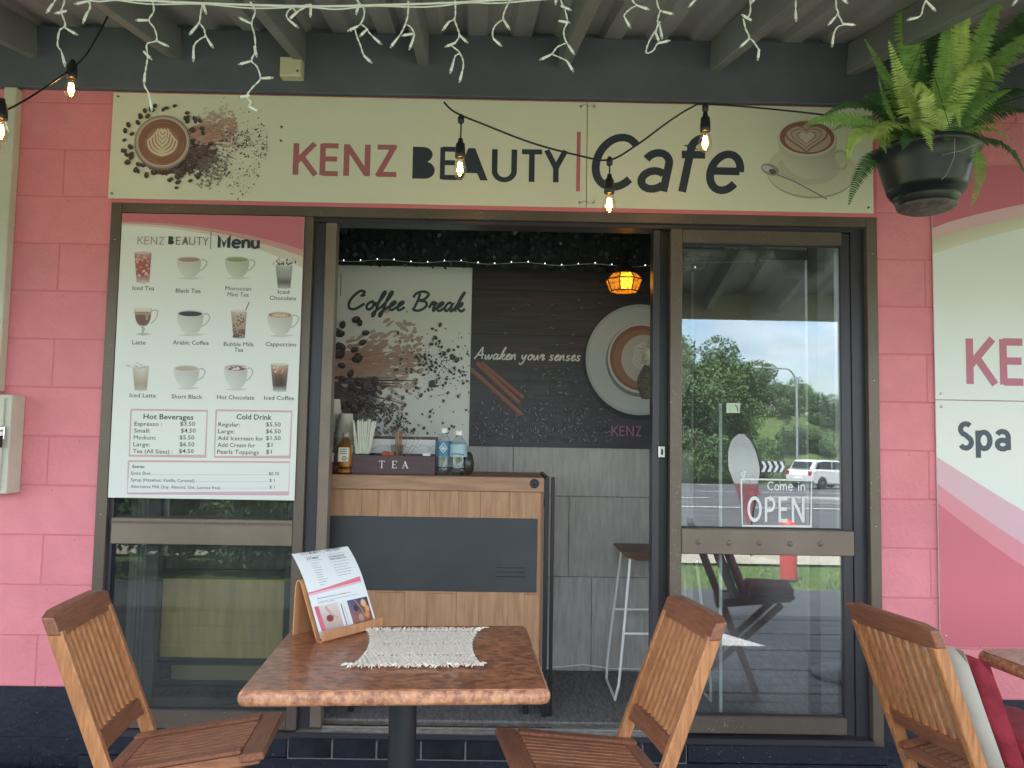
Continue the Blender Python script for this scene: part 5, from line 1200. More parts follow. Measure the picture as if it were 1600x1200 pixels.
# menu stand and menu ----------------------------------------------------------
ang = atan2(.8, .6)
ms = thing('menu_stand', 'bent plywood menu stand on the table left of the mat', 'stand', (-.436, -.930, ZT), ang)   # local +x runs along its width, local -y is its front
PLY = mat('bent_ply', (.56, .28, .13), .4, col2=(.44, .21, .10), vscale=6, stretch=(8, 8, 1))
prof = [(-.022, .030), (-.022, .006), (-.014, .0015), (-.004, .004)] + [(.001 + .068 * k / 6, .010 + .133 * k / 6) for k in range(7)] + [(.075, .153), (.085, .157), (.094, .151), (.0985, .135), (.101, .07), (.104, .0015)]
mb2 = MB(); hw = .112; t_ = .0042; n = len(prof); vs = []
for i, (y, z) in enumerate(prof):
    a, b = prof[max(i - 1, 0)], prof[min(i + 1, n - 1)]; dy, dz = b[0] - a[0], b[1] - a[1]; Ln = sqrt(dy * dy + dz * dz); ny2, nz2 = -dz / Ln * t_, dy / Ln * t_
    for x in (-hw, hw): vs += [(x, y, z), (x, y - ny2, z - nz2)]
fs = []
for i in range(n - 1):
    a, b = i * 4, i * 4 + 4
    fs += [(a, a + 2, b + 2, b), (a + 1, b + 1, b + 3, a + 3), (a, b, b + 1, a + 1), (a + 2, a + 3, b + 3, b + 2)]
fs += [(0, 1, 3, 2), (n * 4 - 4, n * 4 - 2, n * 4 - 1, n * 4 - 3)]
mb2.add(vs, fs, True); o = obj('bent_board', mb2, PLY, ms, world=False)
em = o.modifiers.new('split', 'EDGE_SPLIT'); em.split_angle = radians(40)
# the printed sheet leans on the stand and curls back over its top
mn = thing('table_menu', 'curled white printed menu sheet standing in the plywood holder', 'menu', (-.436, -.930, ZT), ang)
LEN = .256
def sheet_pos(s):                                              # arc length -> (y, z)
    if s < .130: return -.0085 + s * .455, .0085 + s * .89
    q = s - .130
    th0 = atan2(.89, .455); th = th0 + q * 3.2
    y, z = -.0085 + .130 * .455, .0085 + .130 * .89; m_ = 12
    for i in range(m_): a = th0 - (q * (i + .5) / m_) * 3.0; y += cos(a) * q / m_; z += sin(a) * q / m_
    return y, z
def sh(u, s, lift=0):
    y, z = sheet_pos(s); y2, z2 = sheet_pos(s + .002); dy, dz = y2 - y, z2 - z; Ln = sqrt(dy * dy + dz * dz)
    return Vector((u, y - dz / Ln * lift, z + dy / Ln * lift))
HW = .105
mb2 = MB(); n = 30
vs = [];
for lift in (0, -.0006):
    for i in range(n + 1):
        for u in (-HW, HW): vs.append(sh(u, LEN * i / n, lift))
fs = [(2 * i, 2 * i + 1, 2 * i + 3, 2 * i + 2) for i in range(n)]; o_ = 2 * (n + 1); fs += [(o_ + 2 * i, o_ + 2 * i + 2, o_ + 2 * i + 3, o_ + 2 * i + 1) for i in range(n)]
mb2.add(vs, fs, True); obj('paper', mb2, mat('menu_paper', (.76, .79, .82), .4), mn, world=False)
class Wrap(Print):
    def build(s, name, parent, base):
        me = bpy.data.meshes.new(name); me.from_pydata([tuple(sh(x, z, base - y)) for x, y, z in s.v], [], s.f); me.materials.append(PRINT)
        ca = me.color_attributes.new('Col', 'FLOAT_COLOR', 'CORNER')
        for i, lp_ in enumerate(me.loops): ca.data[i].color = s.c[lp_.vertex_index]
        o = bpy.data.objects.new(name, me); COL.objects.link(o); o.parent = parent; return o
bk = (.05, .055, .065)
P = Wrap(); sans_line(P, 'KENZ', -.078, .246, .010, .0010, (.3, .25, .27)); sans_line(P, '#', -.046, .246, .010, .001, bk); sans_line(P, 'E@UTY', -.038, .246, .010, .0013, bk); P.stroke([(.003, .241), (.003, .260)], .0008, bk); P.build('lettering', mn, .0006)
def wtext(s, x, z, cap, w, m=INKB, b=.01):
    if 'M' in s: b = 0.0
    cu = bpy.data.curves.new('t', 'FONT'); cu.body = s; cu.size = cap / .68; cu.resolution_u = 1; cu.offset = b * cu.size
    to = bpy.data.objects.new('t', cu); COL.objects.link(to); me = bpy.data.meshes.new_from_object(to); bpy.data.objects.remove(to)
    xs = [v.co.x for v in me.vertices]; k = w / (max(xs) - min(xs)); lo = min(xs)
    for v in me.vertices: v.co = sh(x + (v.co.x - lo) * k, z + v.co.y, .0009)
    me.materials.clear(); me.materials.append(m); obj('lettering', me, None, mn, world=False)
wtext('CAFE MENU', .010, .246, .012, .062, b=.02); wtext('HOT DRINKS', -.066, .228, .006, .042, b=.015); wtext('OUR SELECTION OF', .012, .224, .0055, .060, b=.012); wtext('SWEETS TREATS TOGO', .012, .215, .0055, .064, b=.012)
P = Wrap(); rn = random.Random(1)
for z in (.238, .223): P.stroke([(-.072, z), (-.012, z)], .0006, bk)
for z in (.236, .208): P.stroke([(.008, z), (.082, z)], .0006, bk)
def words(P, x, z, w, h):
    q = x
    while q < x + w: ww = min(rn.uniform(.003, .008), x + w - q); P.poly([(q, z), (q + ww, z), (q + ww, z + h * rn.choice([.7, 1])), (q, z + h)], (.30, .31, .34)); q += ww + .0015
for k in range(10): words(P, -.058, .213 - k * .0076, rn.choice([.018, .028, .034, .024]), .0017)
for k in range(5): words(P, .014, .197 - k * .0086, rn.uniform(.05, .072), .0018)
P.build('printed_lines', mn, .0006)
P = Wrap()
a = [(-HW + .2 * k / 12, .126 + .006 * sin(pi * k / 24) + .004 * (k / 12) ** 2) for k in range(13)]; b = [(x, z + .004 + .010 * (k / 12) ** 1.5) for k, (x, z) in enumerate(a)]; c = [(x, z - .006) for x, z in a]
P.strip(a, b, (.70, .14, .24), (.72, .22, .30)); P.strip(c, a, (.74, .50, .55), (.74, .50, .55)); words(P, -.080, .107, .125, .003); words(P, -.080, .098, .150, .0016); words(P, -.080, .094, .06, .0016); P.build('pink_band', mn, .0006)
P = Wrap()                                                     # two photographs at the foot
P.poly([(-.095, .018), (-.015, .018), (-.015, .088), (-.095, .088)], [(.45, .30, .26), (.55, .36, .30), (.68, .62, .60), (.66, .6, .58)])
P.poly([(-.095, .018), (-.080, .018), (-.083, .088), (-.098, .088)], (.62, .14, .20)); P.stroke([(-.060, .082), (-.045, .055), (-.030, .045)], .008, (.55, .35, .30)); P.poly(ell(-.055, .048, .013, .010, 9), (.22, .04, .05))
P.poly([(-.015, .012), (.020, .012), (.020, .088), (-.015, .088)], (.74, .74, .74)); P.stroke([(-.004, .018), (-.004, .080)], .0035, (.12, .12, .14)); P.stroke([(.006, .022), (.006, .070)], .0015, (.3, .3, .32))
P.poly([(.020, .016), (.098, .016), (.098, .086), (.020, .086)], [(.35, .14, .12), (.30, .09, .04), (.02, .03, .06), (.07, .10, .22)])
for (x, z, r, cc) in [(.078, .070, .010, (.70, .42, .22)), (.086, .052, .009, (.65, .30, .12)), (.080, .035, .009, (.60, .22, .08)), (.055, .030, .010, (.45, .25, .20)), (.060, .055, .006, (.10, .06, .06)), (.045, .060, .009, (.04, .03, .05))]: P.poly(ell(x, z, r, r * 1.2, 9), cc)
P.stroke([(.048, .084), (.062, .06), (.070, .03)], .004, (.35, .2, .15)); P.build('photographs', mn, .0006)

# ================================================================== HANGING THINGS
FIL = mat('lit_filament', (1, .6, .25), .4, emit=(1, .50, .14), estr=30)
BGL = glass_mat('bulb_glass', .10, (1.0, .90, .78))
fs_ = thing('festoon_cable', 'black festoon light cable looping across the cream signs', 'cable', (0, -.5, 2.4))
def cat3(p, n=8):
    p = [Vector(q) for q in p]; q = [p[0]] + p + [p[-1]]; out = []
    for i in range(1, len(q) - 2):
        for k in range(n):
            t = k / n; a, b, c, d = q[i - 1:i + 3]; out.append(.5 * (2 * b + (c - a) * t + (2 * a - 5 * b + 4 * c - d) * t * t + (3 * b - a - 3 * c + d) * t ** 3))
    return out + [p[-1]]
Y5 = -.5
pth = [spot3(-40, 150, -.75), spot3(0, 176, -.70), spot3(111, 108, -.45), spot3(150, 60, -.3), spot3(210, -60, -.3)]
cable1 = [spot3(*p) for p in ((694, 160, -.42), (712, 176, Y5), (760, 196, Y5), (830, 223, Y5), (900, 242, Y5), (951, 250, Y5), (993, 228, Y5), (1045, 190, Y5), (1082, 167, Y5), (1102, 163, Y5 + .03), (1180, 168, -.35), (1300, 181, -.25), (1420, 200, -.2), (1700, 120, -.2))]
obj('cable', MB().tube(cat3(cable1, 5), .0035, 7), BLACKP, fs_); obj('cable', MB().tube(cat3(pth, 5), .0035, 7), BLACKP, fs_)
def bulb(px, py, Y, top, label, lit=1, drop=None):
    c = spot3(px, py, Y); t = thing('festoon_bulb', label, 'bulb', c, 0, 'warm filament bulbs on the black festoon cable')
    zt_ = spot(px, top, Y)[1] - c.z
    obj('lead', MB().tube([(0, 0, .062), (.001, 0, zt_)], .003, 6), BLACKP, t, world=False)
    obj('socket', MB().lathe([(0, .070), (.008, .068), (.010, .055), (.016, .048), (.0185, .015), (.0185, .0), (.015, -.002), (0, -.002)], (0, 0, 0), 18), BLACKP, t, world=False)
    obj('connector', MB().lathe([(.004, zt_ - .018), (.011, zt_ - .012), (.012, zt_ + .004), (.006, zt_ + .016), (0, zt_ + .017)], (0, 0, 0), 12), BLACKP, t, world=False)
    obj('glass', MB().lathe([(.013, -.002), (.017, -.018), (.0225, -.036), (.0235, -.050), (.020, -.064), (.012, -.073), (0, -.0755)], (0, 0, 0), 22), BGL, t, world=False)
    fm = MB()
    for k in range(5):
        a = k * 2 * pi / 5; fm.tube([(.006 * cos(a), .006 * sin(a), -.020), (.010 * cos(a + .4), .010 * sin(a + .4), -.050)], .0011, 4)
    obj('filament', fm, FIL, t, world=False)
    return t
bulb(719, 246, Y5, 186, 'lit filament bulb hanging over the A of BEAUTY')
bulb(952, 302, Y5, 252, 'lit filament bulb hanging below the C of Cafe')
bulb(1102, 205, Y5, 168, 'lit filament bulb hanging over the f of Cafe')
bulb(112, 122, -.45, 100, 'lit filament bulb hanging at the top of the left pink wall')
bulb(2, 186, -.70, 168, 'lit filament bulb at the left edge beside the cream downpipe')

# icicle lights -------------------------------------------------------------------
ic = thing('icicle_lights', 'white icicle light string hanging under the awning', 'lights', (0, -1.4, 2.3))
def c1(u, v): return (.3 * u, .3 * v)
def c2(u, v): return (440 + .3 * u, .3 * v)
def c3(u, v): return (880 + .3 * u, .3 * v)
def c4(u, v): return (1200 + .3 * u, .3 * v)
RAW = [(c1, [[(300, -60), (335, 0), (320, 60), (340, 130), (310, 160), (300, 235), (320, 270), (340, 345)], [(322, 62), (285, 70)], [(340, 145), (405, 182)], [(300, -20), (285, 5), (240, 70)]]),
 (c1, [[(470, -50), (465, 0), (468, 40), (450, 75), (430, 122)], [(465, 8), (430, 10), (388, 22)]]),
 (c1, [[(795, 5), (800, 60), (775, 105), (805, 150), (815, 210), (765, 230), (768, 300), (750, 430), (775, 490), (792, 578)], [(775, 105), (706, 105)], [(815, 212), (880, 243)], [(766, 285), (792, 312)], [(752, 415), (750, 440)]]),
 (c1, [[(1055, 20), (1045, 70), (1035, 120), (985, 182)], [(1040, 122), (1062, 150), (1072, 188), (1112, 252)], [(1070, 190), (1040, 205), (1010, 240), (1007, 322)], [(1058, 20), (1075, 76)]]),
 (c1, [[(1305, 10), (1328, 60), (1310, 120), (1325, 180), (1330, 260), (1310, 315), (1340, 350), (1355, 410), (1315, 455), (1285, 500), (1305, 530), (1300, 555), (1352, 585)], [(1310, 122), (1275, 110), (1243, 90)], [(1328, 255), (1338, 300)], [(1308, 318), (1240, 336)], [(1355, 408), (1425, 405)], [(1285, 500), (1240, 506)]]),
 (c2, [[(150, 20), (80, 60), (60, 40), (32, 60), (30, 95), (90, 146)], [(130, 22), (85, 60), (36, 102)], [(153, 22), (150, 94)]]),
 (c2, [[(375, -15), (430, 50), (410, 125), (343, 163)], [(410, 125), (440, 145), (460, 175), (522, 232)], [(440, 158), (420, 165), (405, 192)], [(380, 145), (392, 190), (410, 235), (430, 290), (472, 330)], [(400, 25), (387, 78)]]),
 (c2, [[(660, 5), (657, 80), (640, 135), (618, 178), (565, 249)], [(655, 130), (675, 145), (690, 185), (664, 260)], [(685, 176), (650, 178), (622, 186)]]),
 (c2, [[(903, -5), (905, 50), (900, 98), (870, 115), (836, 160)], [(900, 105), (915, 145), (925, 185), (905, 220), (880, 235), (850, 245)], [(925, 182), (970, 224)], [(880, 235), (928, 274), (905, 290), (893, 330), (877, 384)], [(925, 275), (940, 300), (946, 345), (926, 430)]]),
 (c2, [[(1190, 0), (1165, 50), (1155, 98), (1190, 156)], [(1155, 100), (1125, 120), (1103, 150), (1102, 197), (1148, 242)]]),
 (c2, [[(1430, -20), (1427, 28)], [(1450, -10), (1465, 30), (1472, 48), (1510, 54)], [(1475, 50), (1488, 110), (1470, 155), (1472, 190), (1485, 222), (1526, 285)], [(1484, 115), (1503, 118)], [(1480, 225), (1435, 245), (1405, 282), (1343, 312)], [(1405, 282), (1450, 300), (1490, 322), (1521, 375)]]),
 (c3, [[(355, -10), (380, 25), (450, 51)], [(380, 30), (350, 45), (320, 75), (322, 95), (352, 149)]]),
 (c3, [[(485, -10), (505, 53), (577, 75)], [(505, 55), (492, 100), (490, 140), (450, 210), (432, 262), (438, 277), (470, 262), (495, 225), (557, 210)], [(505, 112), (485, 150), (482, 190), (502, 222)], [(502, 128), (516, 205)]]),
 (c3, [[(700, -15), (650, 39)]]),
 (c3, [[(972, -20), (975, 50), (965, 85), (953, 107), (928, 76)], [(1000, -10), (975, 20)], [(938, 100), (950, 150), (967, 200), (918, 247)], [(965, 203), (985, 210), (1010, 245), (1022, 270), (1013, 315)]]),
 (c3, [[(1212, -10), (1210, 50), (1213, 114)]]),
 (c3, [[(1420, -10), (1422, 40), (1430, 72), (1378, 133)], [(1430, 75), (1445, 100), (1465, 128), (1522, 130)], [(1465, 128), (1430, 140), (1410, 175), (1400, 245)], [(1455, -5), (1484, 19)]]),
 (c4, [[(835, -25), (810, 30), (800, 70), (780, 90), (724, 104)], [(822, 2), (874, 59)]]),
 (c4, [[(1300, -8), (1273, 29)]])]
YI = -1.4
wm_ = []
for c, v in ((c1, (-700, -120)), (c1, (200, -60)), (c1, (480, -12)), (c1, (700, 0)), (c1, (1150, 20)), (c1, (1600, 32)), (c2, (430, 28)), (c2, (880, 14)), (c2, (1200, -4)), (c3, (400, -22)), (c3, (1000, -30)), (c4, (500, -28)), (c4, (1300, -20)), (c4, (2400, -60))):
    x, z = spot(*c(*v), YI); wm_.append((x, YI, z))
obj('main_wire', MB().tube(cat3(wm_, 6), .0028, 6), WHITEP, ic); obj('main_wire', MB().tube([Vector(p) + Vector((0, .004, .003 * sin(i * .9) - .003)) for i, p in enumerate(cat3(wm_, 6))], .0018, 6), WHITEP, ic)
rn = random.Random(14)
for c, strands in RAW:
    for st_ in strands:
        p2 = catmull([c(*q) for q in st_], 6); P3 = [spot3(x, y, YI + rn.uniform(-.001, .001)) for x, y in p2]
        # LED body is the last 25 mm
        L_ = 0; cut = len(P3) - 1
        while cut > 0 and L_ < .026: L_ += (P3[cut] - P3[cut - 1]).length; cut -= 1
        tip, base = P3[-1], P3[-1] + (P3[max(cut, 0)] - P3[-1]).normalized() * .026 if len(P3) > 1 else P3[0]
        wire = P3[:cut + 1] + [base]
        if len(wire) > 2 and (wire[0] - wire[-1]).length > .012:
            res = []                                              # resample, then twist two cores round each other
            for a, b in zip(wire[:-1], wire[1:]):
                n = max(1, int((b - a).length / .0035)); res += [a.lerp(b, k / n) for k in range(n)]
            res.append(wire[-1]); tw = MB()
            for ph in (0, pi): tw.tube([p + Vector((.0013 * cos(i * .8 + ph), .0013 * sin(i * .8 + ph), 0)) for i, p in enumerate(res)], .00115, 5)
            obj('strand', tw, WHITEP, ic)
        elif (wire[0] - wire[-1]).length > .003: obj('strand', MB().tube([wire[0], wire[-1]], .0022, 5), WHITEP, ic)
        d = (tip - base).normalized(); led = obj('led_holder', MB().tube([base - d * .002, base + d * .016, base + d * .020], [.0027, .0034, .0033], 8), WHITEP, ic)
        obj('led_tip', MB().tube([base + d * .020, tip], [.0031, .0018], 8), CLEAR, led)

# fern ------------------------------------------------------------------------------
YFn = -.52; FS = 1.29
pc = spot3(1446, 238, YFn)                                           # centre of the pot's rim
fp = thing('hanging_fern', 'bright green Boston fern in a hanging black pot at upper right', 'plant', pc)
s_ = 1202 / 2.05
pm = [(0, -.150), (.070, -.150), (.076, -.146), (.082, -.132), (.084, -.126), (.086, -.127), (.090, -.118), (.0925, -.119), (.095, -.110), (.0975, -.111), (.101, -.101), (.1155, -.046), (.121, -.022), (.1235, -.020), (.126, -.012), (.134, -.010), (.135, .004), (.130, .008), (.124, .006), (.122, -.015), (.0, -.018)]
obj('pot', MB().lathe([(a * FS, b * FS) for a, b in pm], (0, 0, 0), 48), BLACKP, fp, world=False)
obj('saucer', MB().lathe([(r_ * FS, z_ * FS) for r_, z_ in [(0, -.163), (.060, -.163), (.073, -.156), (.076, -.149), (.070, -.1503)]], (0, 0, 0), 32), mat('muddy_plastic', (.10, .085, .085), .6, var=.5, vscale=30), fp, world=False)
obj('soil', MB().lathe([(.155, -.014), (.09, .008), (0, .015)], (0, 0, 0), 24), mat('potting_soil', (.03, .022, .016), .95, bump=.8, bscale=60), fp, world=False)
for k in range(3):
    a = 2 * pi * k / 3 + .5; obj('hanger', MB().tube([(.168 * cos(a), .168 * sin(a), .0), (.012 * cos(a), .012 * sin(a), .38), (0, 0, .42)], .0010, 5), BLACKP, fp, world=False)
obj('hook', MB().tube([(0, 0, .41), (0, 0, .60)], .0025, 6), STEEL, fp, world=False)
FR = [mat('fern_frond', (.22, .38, .10), .45, var=.22, vscale=25), mat('fern_frond_young', (.46, .60, .16), .45, var=.2, vscale=25), mat('fern_frond_old', (.07, .165, .065), .5, var=.3, vscale=25)]
for m_ in FR:
    b = m_.node_tree.nodes['Principled BSDF']; b.inputs['Subsurface Weight'].default_value = 0
rn = random.Random(31)
def frond(p0, p1, p2, W, m, name='frond', twist=0, n=30):
    """quadratic curve p0-p1-p2 with paired leaflets W long at the widest"""
    p0, p1, p2 = Vector(p0), Vector(p1), Vector(p2); g = MB(); pts = []
    N = n * 2
    for i in range(N + 1):
        t = i / N; pts.append(p0 * (1 - t) ** 2 + p1 * 2 * t * (1 - t) + p2 * t * t)
    g.tube(pts[::4], .0016, 5, r1=.0006)
    view = Vector((0, -1, 0))
    Lt = sum((pts[i + 1] - pts[i]).length for i in range(N))
    for i in range(4, N):
        t = i / N; T = (pts[min(i + 1, N)] - pts[i - 1]).normalized()
        up = Vector((.0, -.75, .65)); S = T.cross(up)
        if S.length < .15: S = T.cross(Vector((1, 0, 0)))
        S.normalize(); 
        if twist: S = Matrix.Rotation(twist, 3, T) @ S
        Nn = S.cross(T)
        w = W * min(1, (t / .22)) ** .6 * (1 - max(0, (t - .35) / .65) ** 1.7) + .003
        sg = 1 if i % 2 else -1
        for sg in (1, -1):
            d = (S * sg + T * (.28 + rn.uniform(-.08, .08)) + Nn * rn.uniform(-.25, .1)).normalized(); l = Lt / N * .52
            b = pts[i]; e = b + d * w * rn.uniform(.92, 1.05) - Vector((0, 0, w * .12)); mid = b + d * w * .5 + Nn * .002
            g.add([b - T * l * .8, mid - T * l, e, mid + T * l * 1.0, b + T * l * .8], [(0, 1, 3, 4), (1, 2, 3)])
    obj(name, g, m, fp, world=False)
def F_(tip, ctrl, W=.045, m=0, dy=(-.02, -.05), base=None, tw=0, n=26):
    t = spot3(tip[0], tip[1], YFn + dy[1] * FS) - pc; c = spot3(ctrl[0], ctrl[1], YFn + dy[0] * FS) - pc
    b = Vector((max(-.11, min(.11, c.x * .25)), max(-.11, min(.11, dy[0] * .6)), .0)) if base is None else base
    frond(b, c, t, W, FR[m], twist=tw, n=n)
for a in [((1256, 196), (1330, 160), .034, 0, (-.05, -.1)), ((1285, 183), (1370, 120), .04, 2, (.05, .02)), ((1325, 258), (1322, 165), .03, 1, (-.08, -.14)), ((1326, 322), (1352, 215), .036, 2, (.05, .03)),
          ((1372, 121), (1395, 205), .038, 0, (-.03, -.02)), ((1388, 62), (1430, 190), .046, 1, (-.03, -.04)), ((1413, -40), (1418, 110), .056, 2, (.08, .10)), ((1428, 155), (1448, 90), .030, 1, (-.12, -.14)),
          ((1457, 237), (1432, 150), .040, 1, (-.14, -.19)), ((1362, 222), (1395, 160), .045, 1, (-.12, -.18)), ((1448, 165), (1455, 110), .03, 0, (-.06, -.06)), ((1512, -30), (1506, 100), .030, 1, (.0, .0)),
          ((1553, 127), (1530, 30), .036, 1, (-.06, -.12)), ((1588, 97), (1525, 60), .034, 0, (.02, .0)), ((1640, 30), (1540, 90), .050, 0, (.02, .0)), ((1620, 150), (1560, 110), .045, 2, (.06, .05)),
          ((1567, 194), (1520, 190), .042, 1, (-.08, -.1)), ((1592, 232), (1545, 170), .034, 1, (-.04, -.07)), ((1516, 326), (1560, 205), .036, 0, (-.08, -.12)), ((1612, 176), (1530, 150), .05, 2, (.09, .14)),
          ((1490, 145), (1505, 110), .045, 0, (-.05, -.03)), ((1500, 200), (1488, 110), .030, 1, (-.12, -.16)), ((1470, 60), (1470, 150), .05, 2, (.06, .08)), ((1530, 60), (1500, 140), .05, 0, (.03, .05)),
          ((1400, 205), (1410, 150), .045, 2, (-.02, -.04)), ((1350, 150), (1400, 140), .045, 2, (.04, .08)), ((1545, 230), (1520, 170), .045, 2, (.02, .08)), ((1440, 80), (1450, 160), .055, 2, (.02, .04)),
          ((1495, 95), (1480, 170), .055, 0, (-.02, .0)), ((1415, 120), (1440, 190), .05, 0, (-.01, .02)), ((1300, 205), (1380, 150), .04, 0, (.03, .0)), ((1580, 140), (1500, 160), .045, 0, (-.02, -.02)),
          ((1462, 130), (1462, 190), .05, 0, (-.07, -.06)), ((1520, 130), (1490, 190), .05, 2, (-.05, -.04)), ((1480, 225), (1475, 185), .04, 2, (-.10, -.15)), ((1410, 235), (1420, 180), .04, 2, (-.09, -.14)),
          ((1600, 270), (1570, 185), .03, 2, (.03, .02)), ((1515, -110), (1506, 80), .036, 1, (-.01, -.02)), ((1405, -90), (1425, 100), .052, 0, (.05, .06)), ((1575, -30), (1520, 80), .046, 0, (.0, -.01)), ((1460, -20), (1465, 110), .046, 2, (.07, .10)), ((1350, 60), (1410, 150), .045, 0, (.04, .06)), ((1640, -10), (1545, 70), .05, 2, (.06, .10)), ((1480, 10), (1480, 120), .04, 0, (-.02, -.02)), ((1385, 240), (1360, 190), .035, 0, (-.05, -.08))]:
    tw = rn.uniform(-.5, .5); F_(a[0], a[1], a[2] * .92 * FS, a[3], a[4], tw=tw)
rt = MB().tube([(0, -.178, -.02), (.004, -.165, -.08), (-.012, -.150, -.13), (-.024, -.138, -.146)], .0008, 4).tube([(.10, -.145, -.02), (.03, -.165, -.055), (-.035, -.160, -.070)], .0007, 4)
obj('runner_root', rt, mat('pale_root', (.45, .45, .38), .7), fp, world=False)
fern2 = dup(fp, 'second Boston fern mostly past the right edge, only frond tips showing', (2.13, -.66, pc.z + .10), 0)
# ================================================================== WORLD BEHIND THE CAMERA (seen in the glass)
YG = .037                                                              # mirror plane of the panes
def mirror(px, py, k):
    """the world point k metres in front of the glass that the photo shows reflected at a pixel"""
    x, z = spot(px, py, YG + k); return Vector((x, YG - k, z))
TB = [mat('hill_foliage', (.12, .20, .06), .7, var=.35, vscale=.8), mat('hill_foliage_dark', (.085, .15, .05), .7, var=.3, vscale=.8)]
def crown_mesh(seed, n, R, H, s, m):
    r = random.Random(seed); g = MB(); cl = [(Vector((r.gauss(0, .45) * R, r.gauss(0, .45) * R, H * r.uniform(.15, .95))), R * r.uniform(.28, .5)) for k in range(16)]
    for k in range(n):
        c, q = r.choice(cl); d = Vector((r.gauss(0, 1), r.gauss(0, 1), r.gauss(0, 1))).normalized(); p = c + d * q * r.uniform(.7, 1.05); p.z = max(p.z, .1)
        a = Euler((r.uniform(-1, 1), r.uniform(-1, 1), r.uniform(0, 6.3))).to_matrix(); w = s * r.uniform(.6, 1.3)
        g.add([p + a @ Vector(v) * w for v in ((-.5, 0, 0), (0, .22, .05), (.5, 0, 0), (0, -.22, .03))], [(0, 1, 2, 3)])
    return g.mesh('crown', m)
crowns = [crown_mesh(40 + i, 11000, 3.0, 4.4, .25, TB[i % 2]) for i in range(4)]
trunk = MB().tube([(0, 0, -1), (.1, 0, 1.2), (.0, .1, 2.6)], .18, 8, r1=.08).tube([(.05, 0, 1.2), (.9, .2, 2.6)], .09, 6, r1=.04).tube([(.05, 0, 1.4), (-.8, -.2, 2.8)], .08, 6, r1=.04).mesh('trunk', mat('bark', (.09, .07, .05), .9))
hillm = MB(); gx = 56; gy = 10; vs = []
def hill_h(x, y):
    t = max(0, min(1, (-46.5 - y) / 14)); prof = 6.2 * math.exp(-((x - 11) / 7.5) ** 2) + 4.4 * math.exp(-((x - 24) / 7) ** 2) + 5.0 * math.exp(-((x + 12) / 20) ** 2) + 3.6
    return ground_z(-46) - .05 + prof * .62 * (t * t * (3 - 2 * t)) 
for j in range(gy + 1):
    for i in range(gx + 1): x, y = -70 + 140 * i / gx, -46.5 - 40 * (j / gy) ** 1.4; vs.append((x, y, hill_h(x, y)))
hillm.add(vs, [(j * (gx + 1) + i, j * (gx + 1) + i + 1, (j + 1) * (gx + 1) + i + 1, (j + 1) * (gx + 1) + i) for j in range(gy) for i in range(gx)], True); obj('hillside', hillm, GRASS, kind='structure')
def hfac(x, y):
    a = x / (3.27 - y); return 1.0 if a < .12 else (1.42 if a < .275 else max(.66, 1.42 - (a - .275) * 11.5))
r = random.Random(77); spots = []
for row, (y, h) in enumerate(((-48, .55), (-52.5, .75), (-57.5, .8), (-63, .85))):
    x = -32 + row * 1.3
    while x < 38:
        spots.append((x + r.uniform(-.8, .8), y + r.uniform(-1, 1), h * r.uniform(.93, 1.07) * hfac(x, y))); x += 3.0
KIND = ['front row low scrubby tree at the roadside', 'second row leafy green tree on the hillside', 'third row leafy tree high on the hillside', 'tall crest tree against the sky on the hillside']
WH = ['far left of the road', 'left of the chevron sign', 'behind the white car', 'far right beyond the car']
for i, (x, y, h) in enumerate(spots):
    row = 0 if y > -50.2 else 1 if y > -55 else 2 if y > -60.2 else 3
    t = thing('hillside_tree', KIND[row] + ' reflected in the door glass', 'tree', (x, y, hill_h(x, y) - .3), r.uniform(0, 6), 'leafy trees massed on the hill across the road, row %d' % (row + 1)); t.scale = (h, h, h * r.uniform(.85, 1.1))
    obj('crown', crowns[i % 4], None, t, world=False); obj('trunk', trunk, None, t, world=False)
# shrubs by the terrace, seen in the left window
smc = crown_mesh(90, 3800, .55, .95, .085, mat('shrub_leaves', (.09, .17, .04), .6, var=.3, vscale=3))
for i, (x, y, w) in enumerate([(-1.7, -4.9, .95), (-2.5, -4.6, 1.2), (-3.4, -4.7, 1.1), (-4.3, -4.5, 1.3), (-5.3, -4.8, 1.2), (-2.9, -5.6, 1.15)]):
    t = thing('verge_shrub', 'leafy shrub on the verge reflected in the left window, ' + ['nearest the doorway side', 'second from the doorway side', 'the smallest round one', 'wide one in the middle', 'one at the outer end', 'one set back from the others'][i], 'shrub', (x, y, -.15), i, 'leafy shrubs along the verge'); t.scale = (w, w, w)
    obj('foliage', smc, None, t, world=False); obj('stem', MB().tube([(0, 0, 0), (.05, 0, .4)], .03, 6, r1=.015), mat('bark', (0, 0, 0)), t, world=False)

# white car
car = thing('parked_car', 'white hatchback car on the road reflected in the door glass', 'car', (0, 0, 0))
WP = mat('white_car_paint', (.78, .78, .77), .25, coat=.6); DG = mat('car_window', (.02, .025, .03), .1); TYR = mat('tyre_rubber', (.02, .02, .02), .8)
body = [(-2.1, .35), (-2.18, .55), (-2.15, .80), (-2.0, .93), (-1.0, .98), (.9, 1.02), (1.75, 1.02), (2.0, .95), (2.1, .7), (2.08, .38), (1.75, .25), (-1.8, .25)]
cabin = [(-1.25, .97), (-.55, 1.42), (-.1, 1.50), (1.1, 1.52), (1.62, 1.44), (1.95, 1.0)]
mbb = MB().prism(body, -.86, .86); o = obj('body', mbb, WP, car, world=False); bv = o.modifiers.new('b', 'BEVEL'); bv.width = .09; bv.segments = 3; bv.limit_method = 'ANGLE'; bv.angle_limit = radians(50)
o = obj('cabin', MB().prism(cabin, -.72, .72), WP, car, world=False); bv = o.modifiers.new('b', 'BEVEL'); bv.width = .07; bv.segments = 2; bv.limit_method = 'ANGLE'; bv.angle_limit = radians(25)
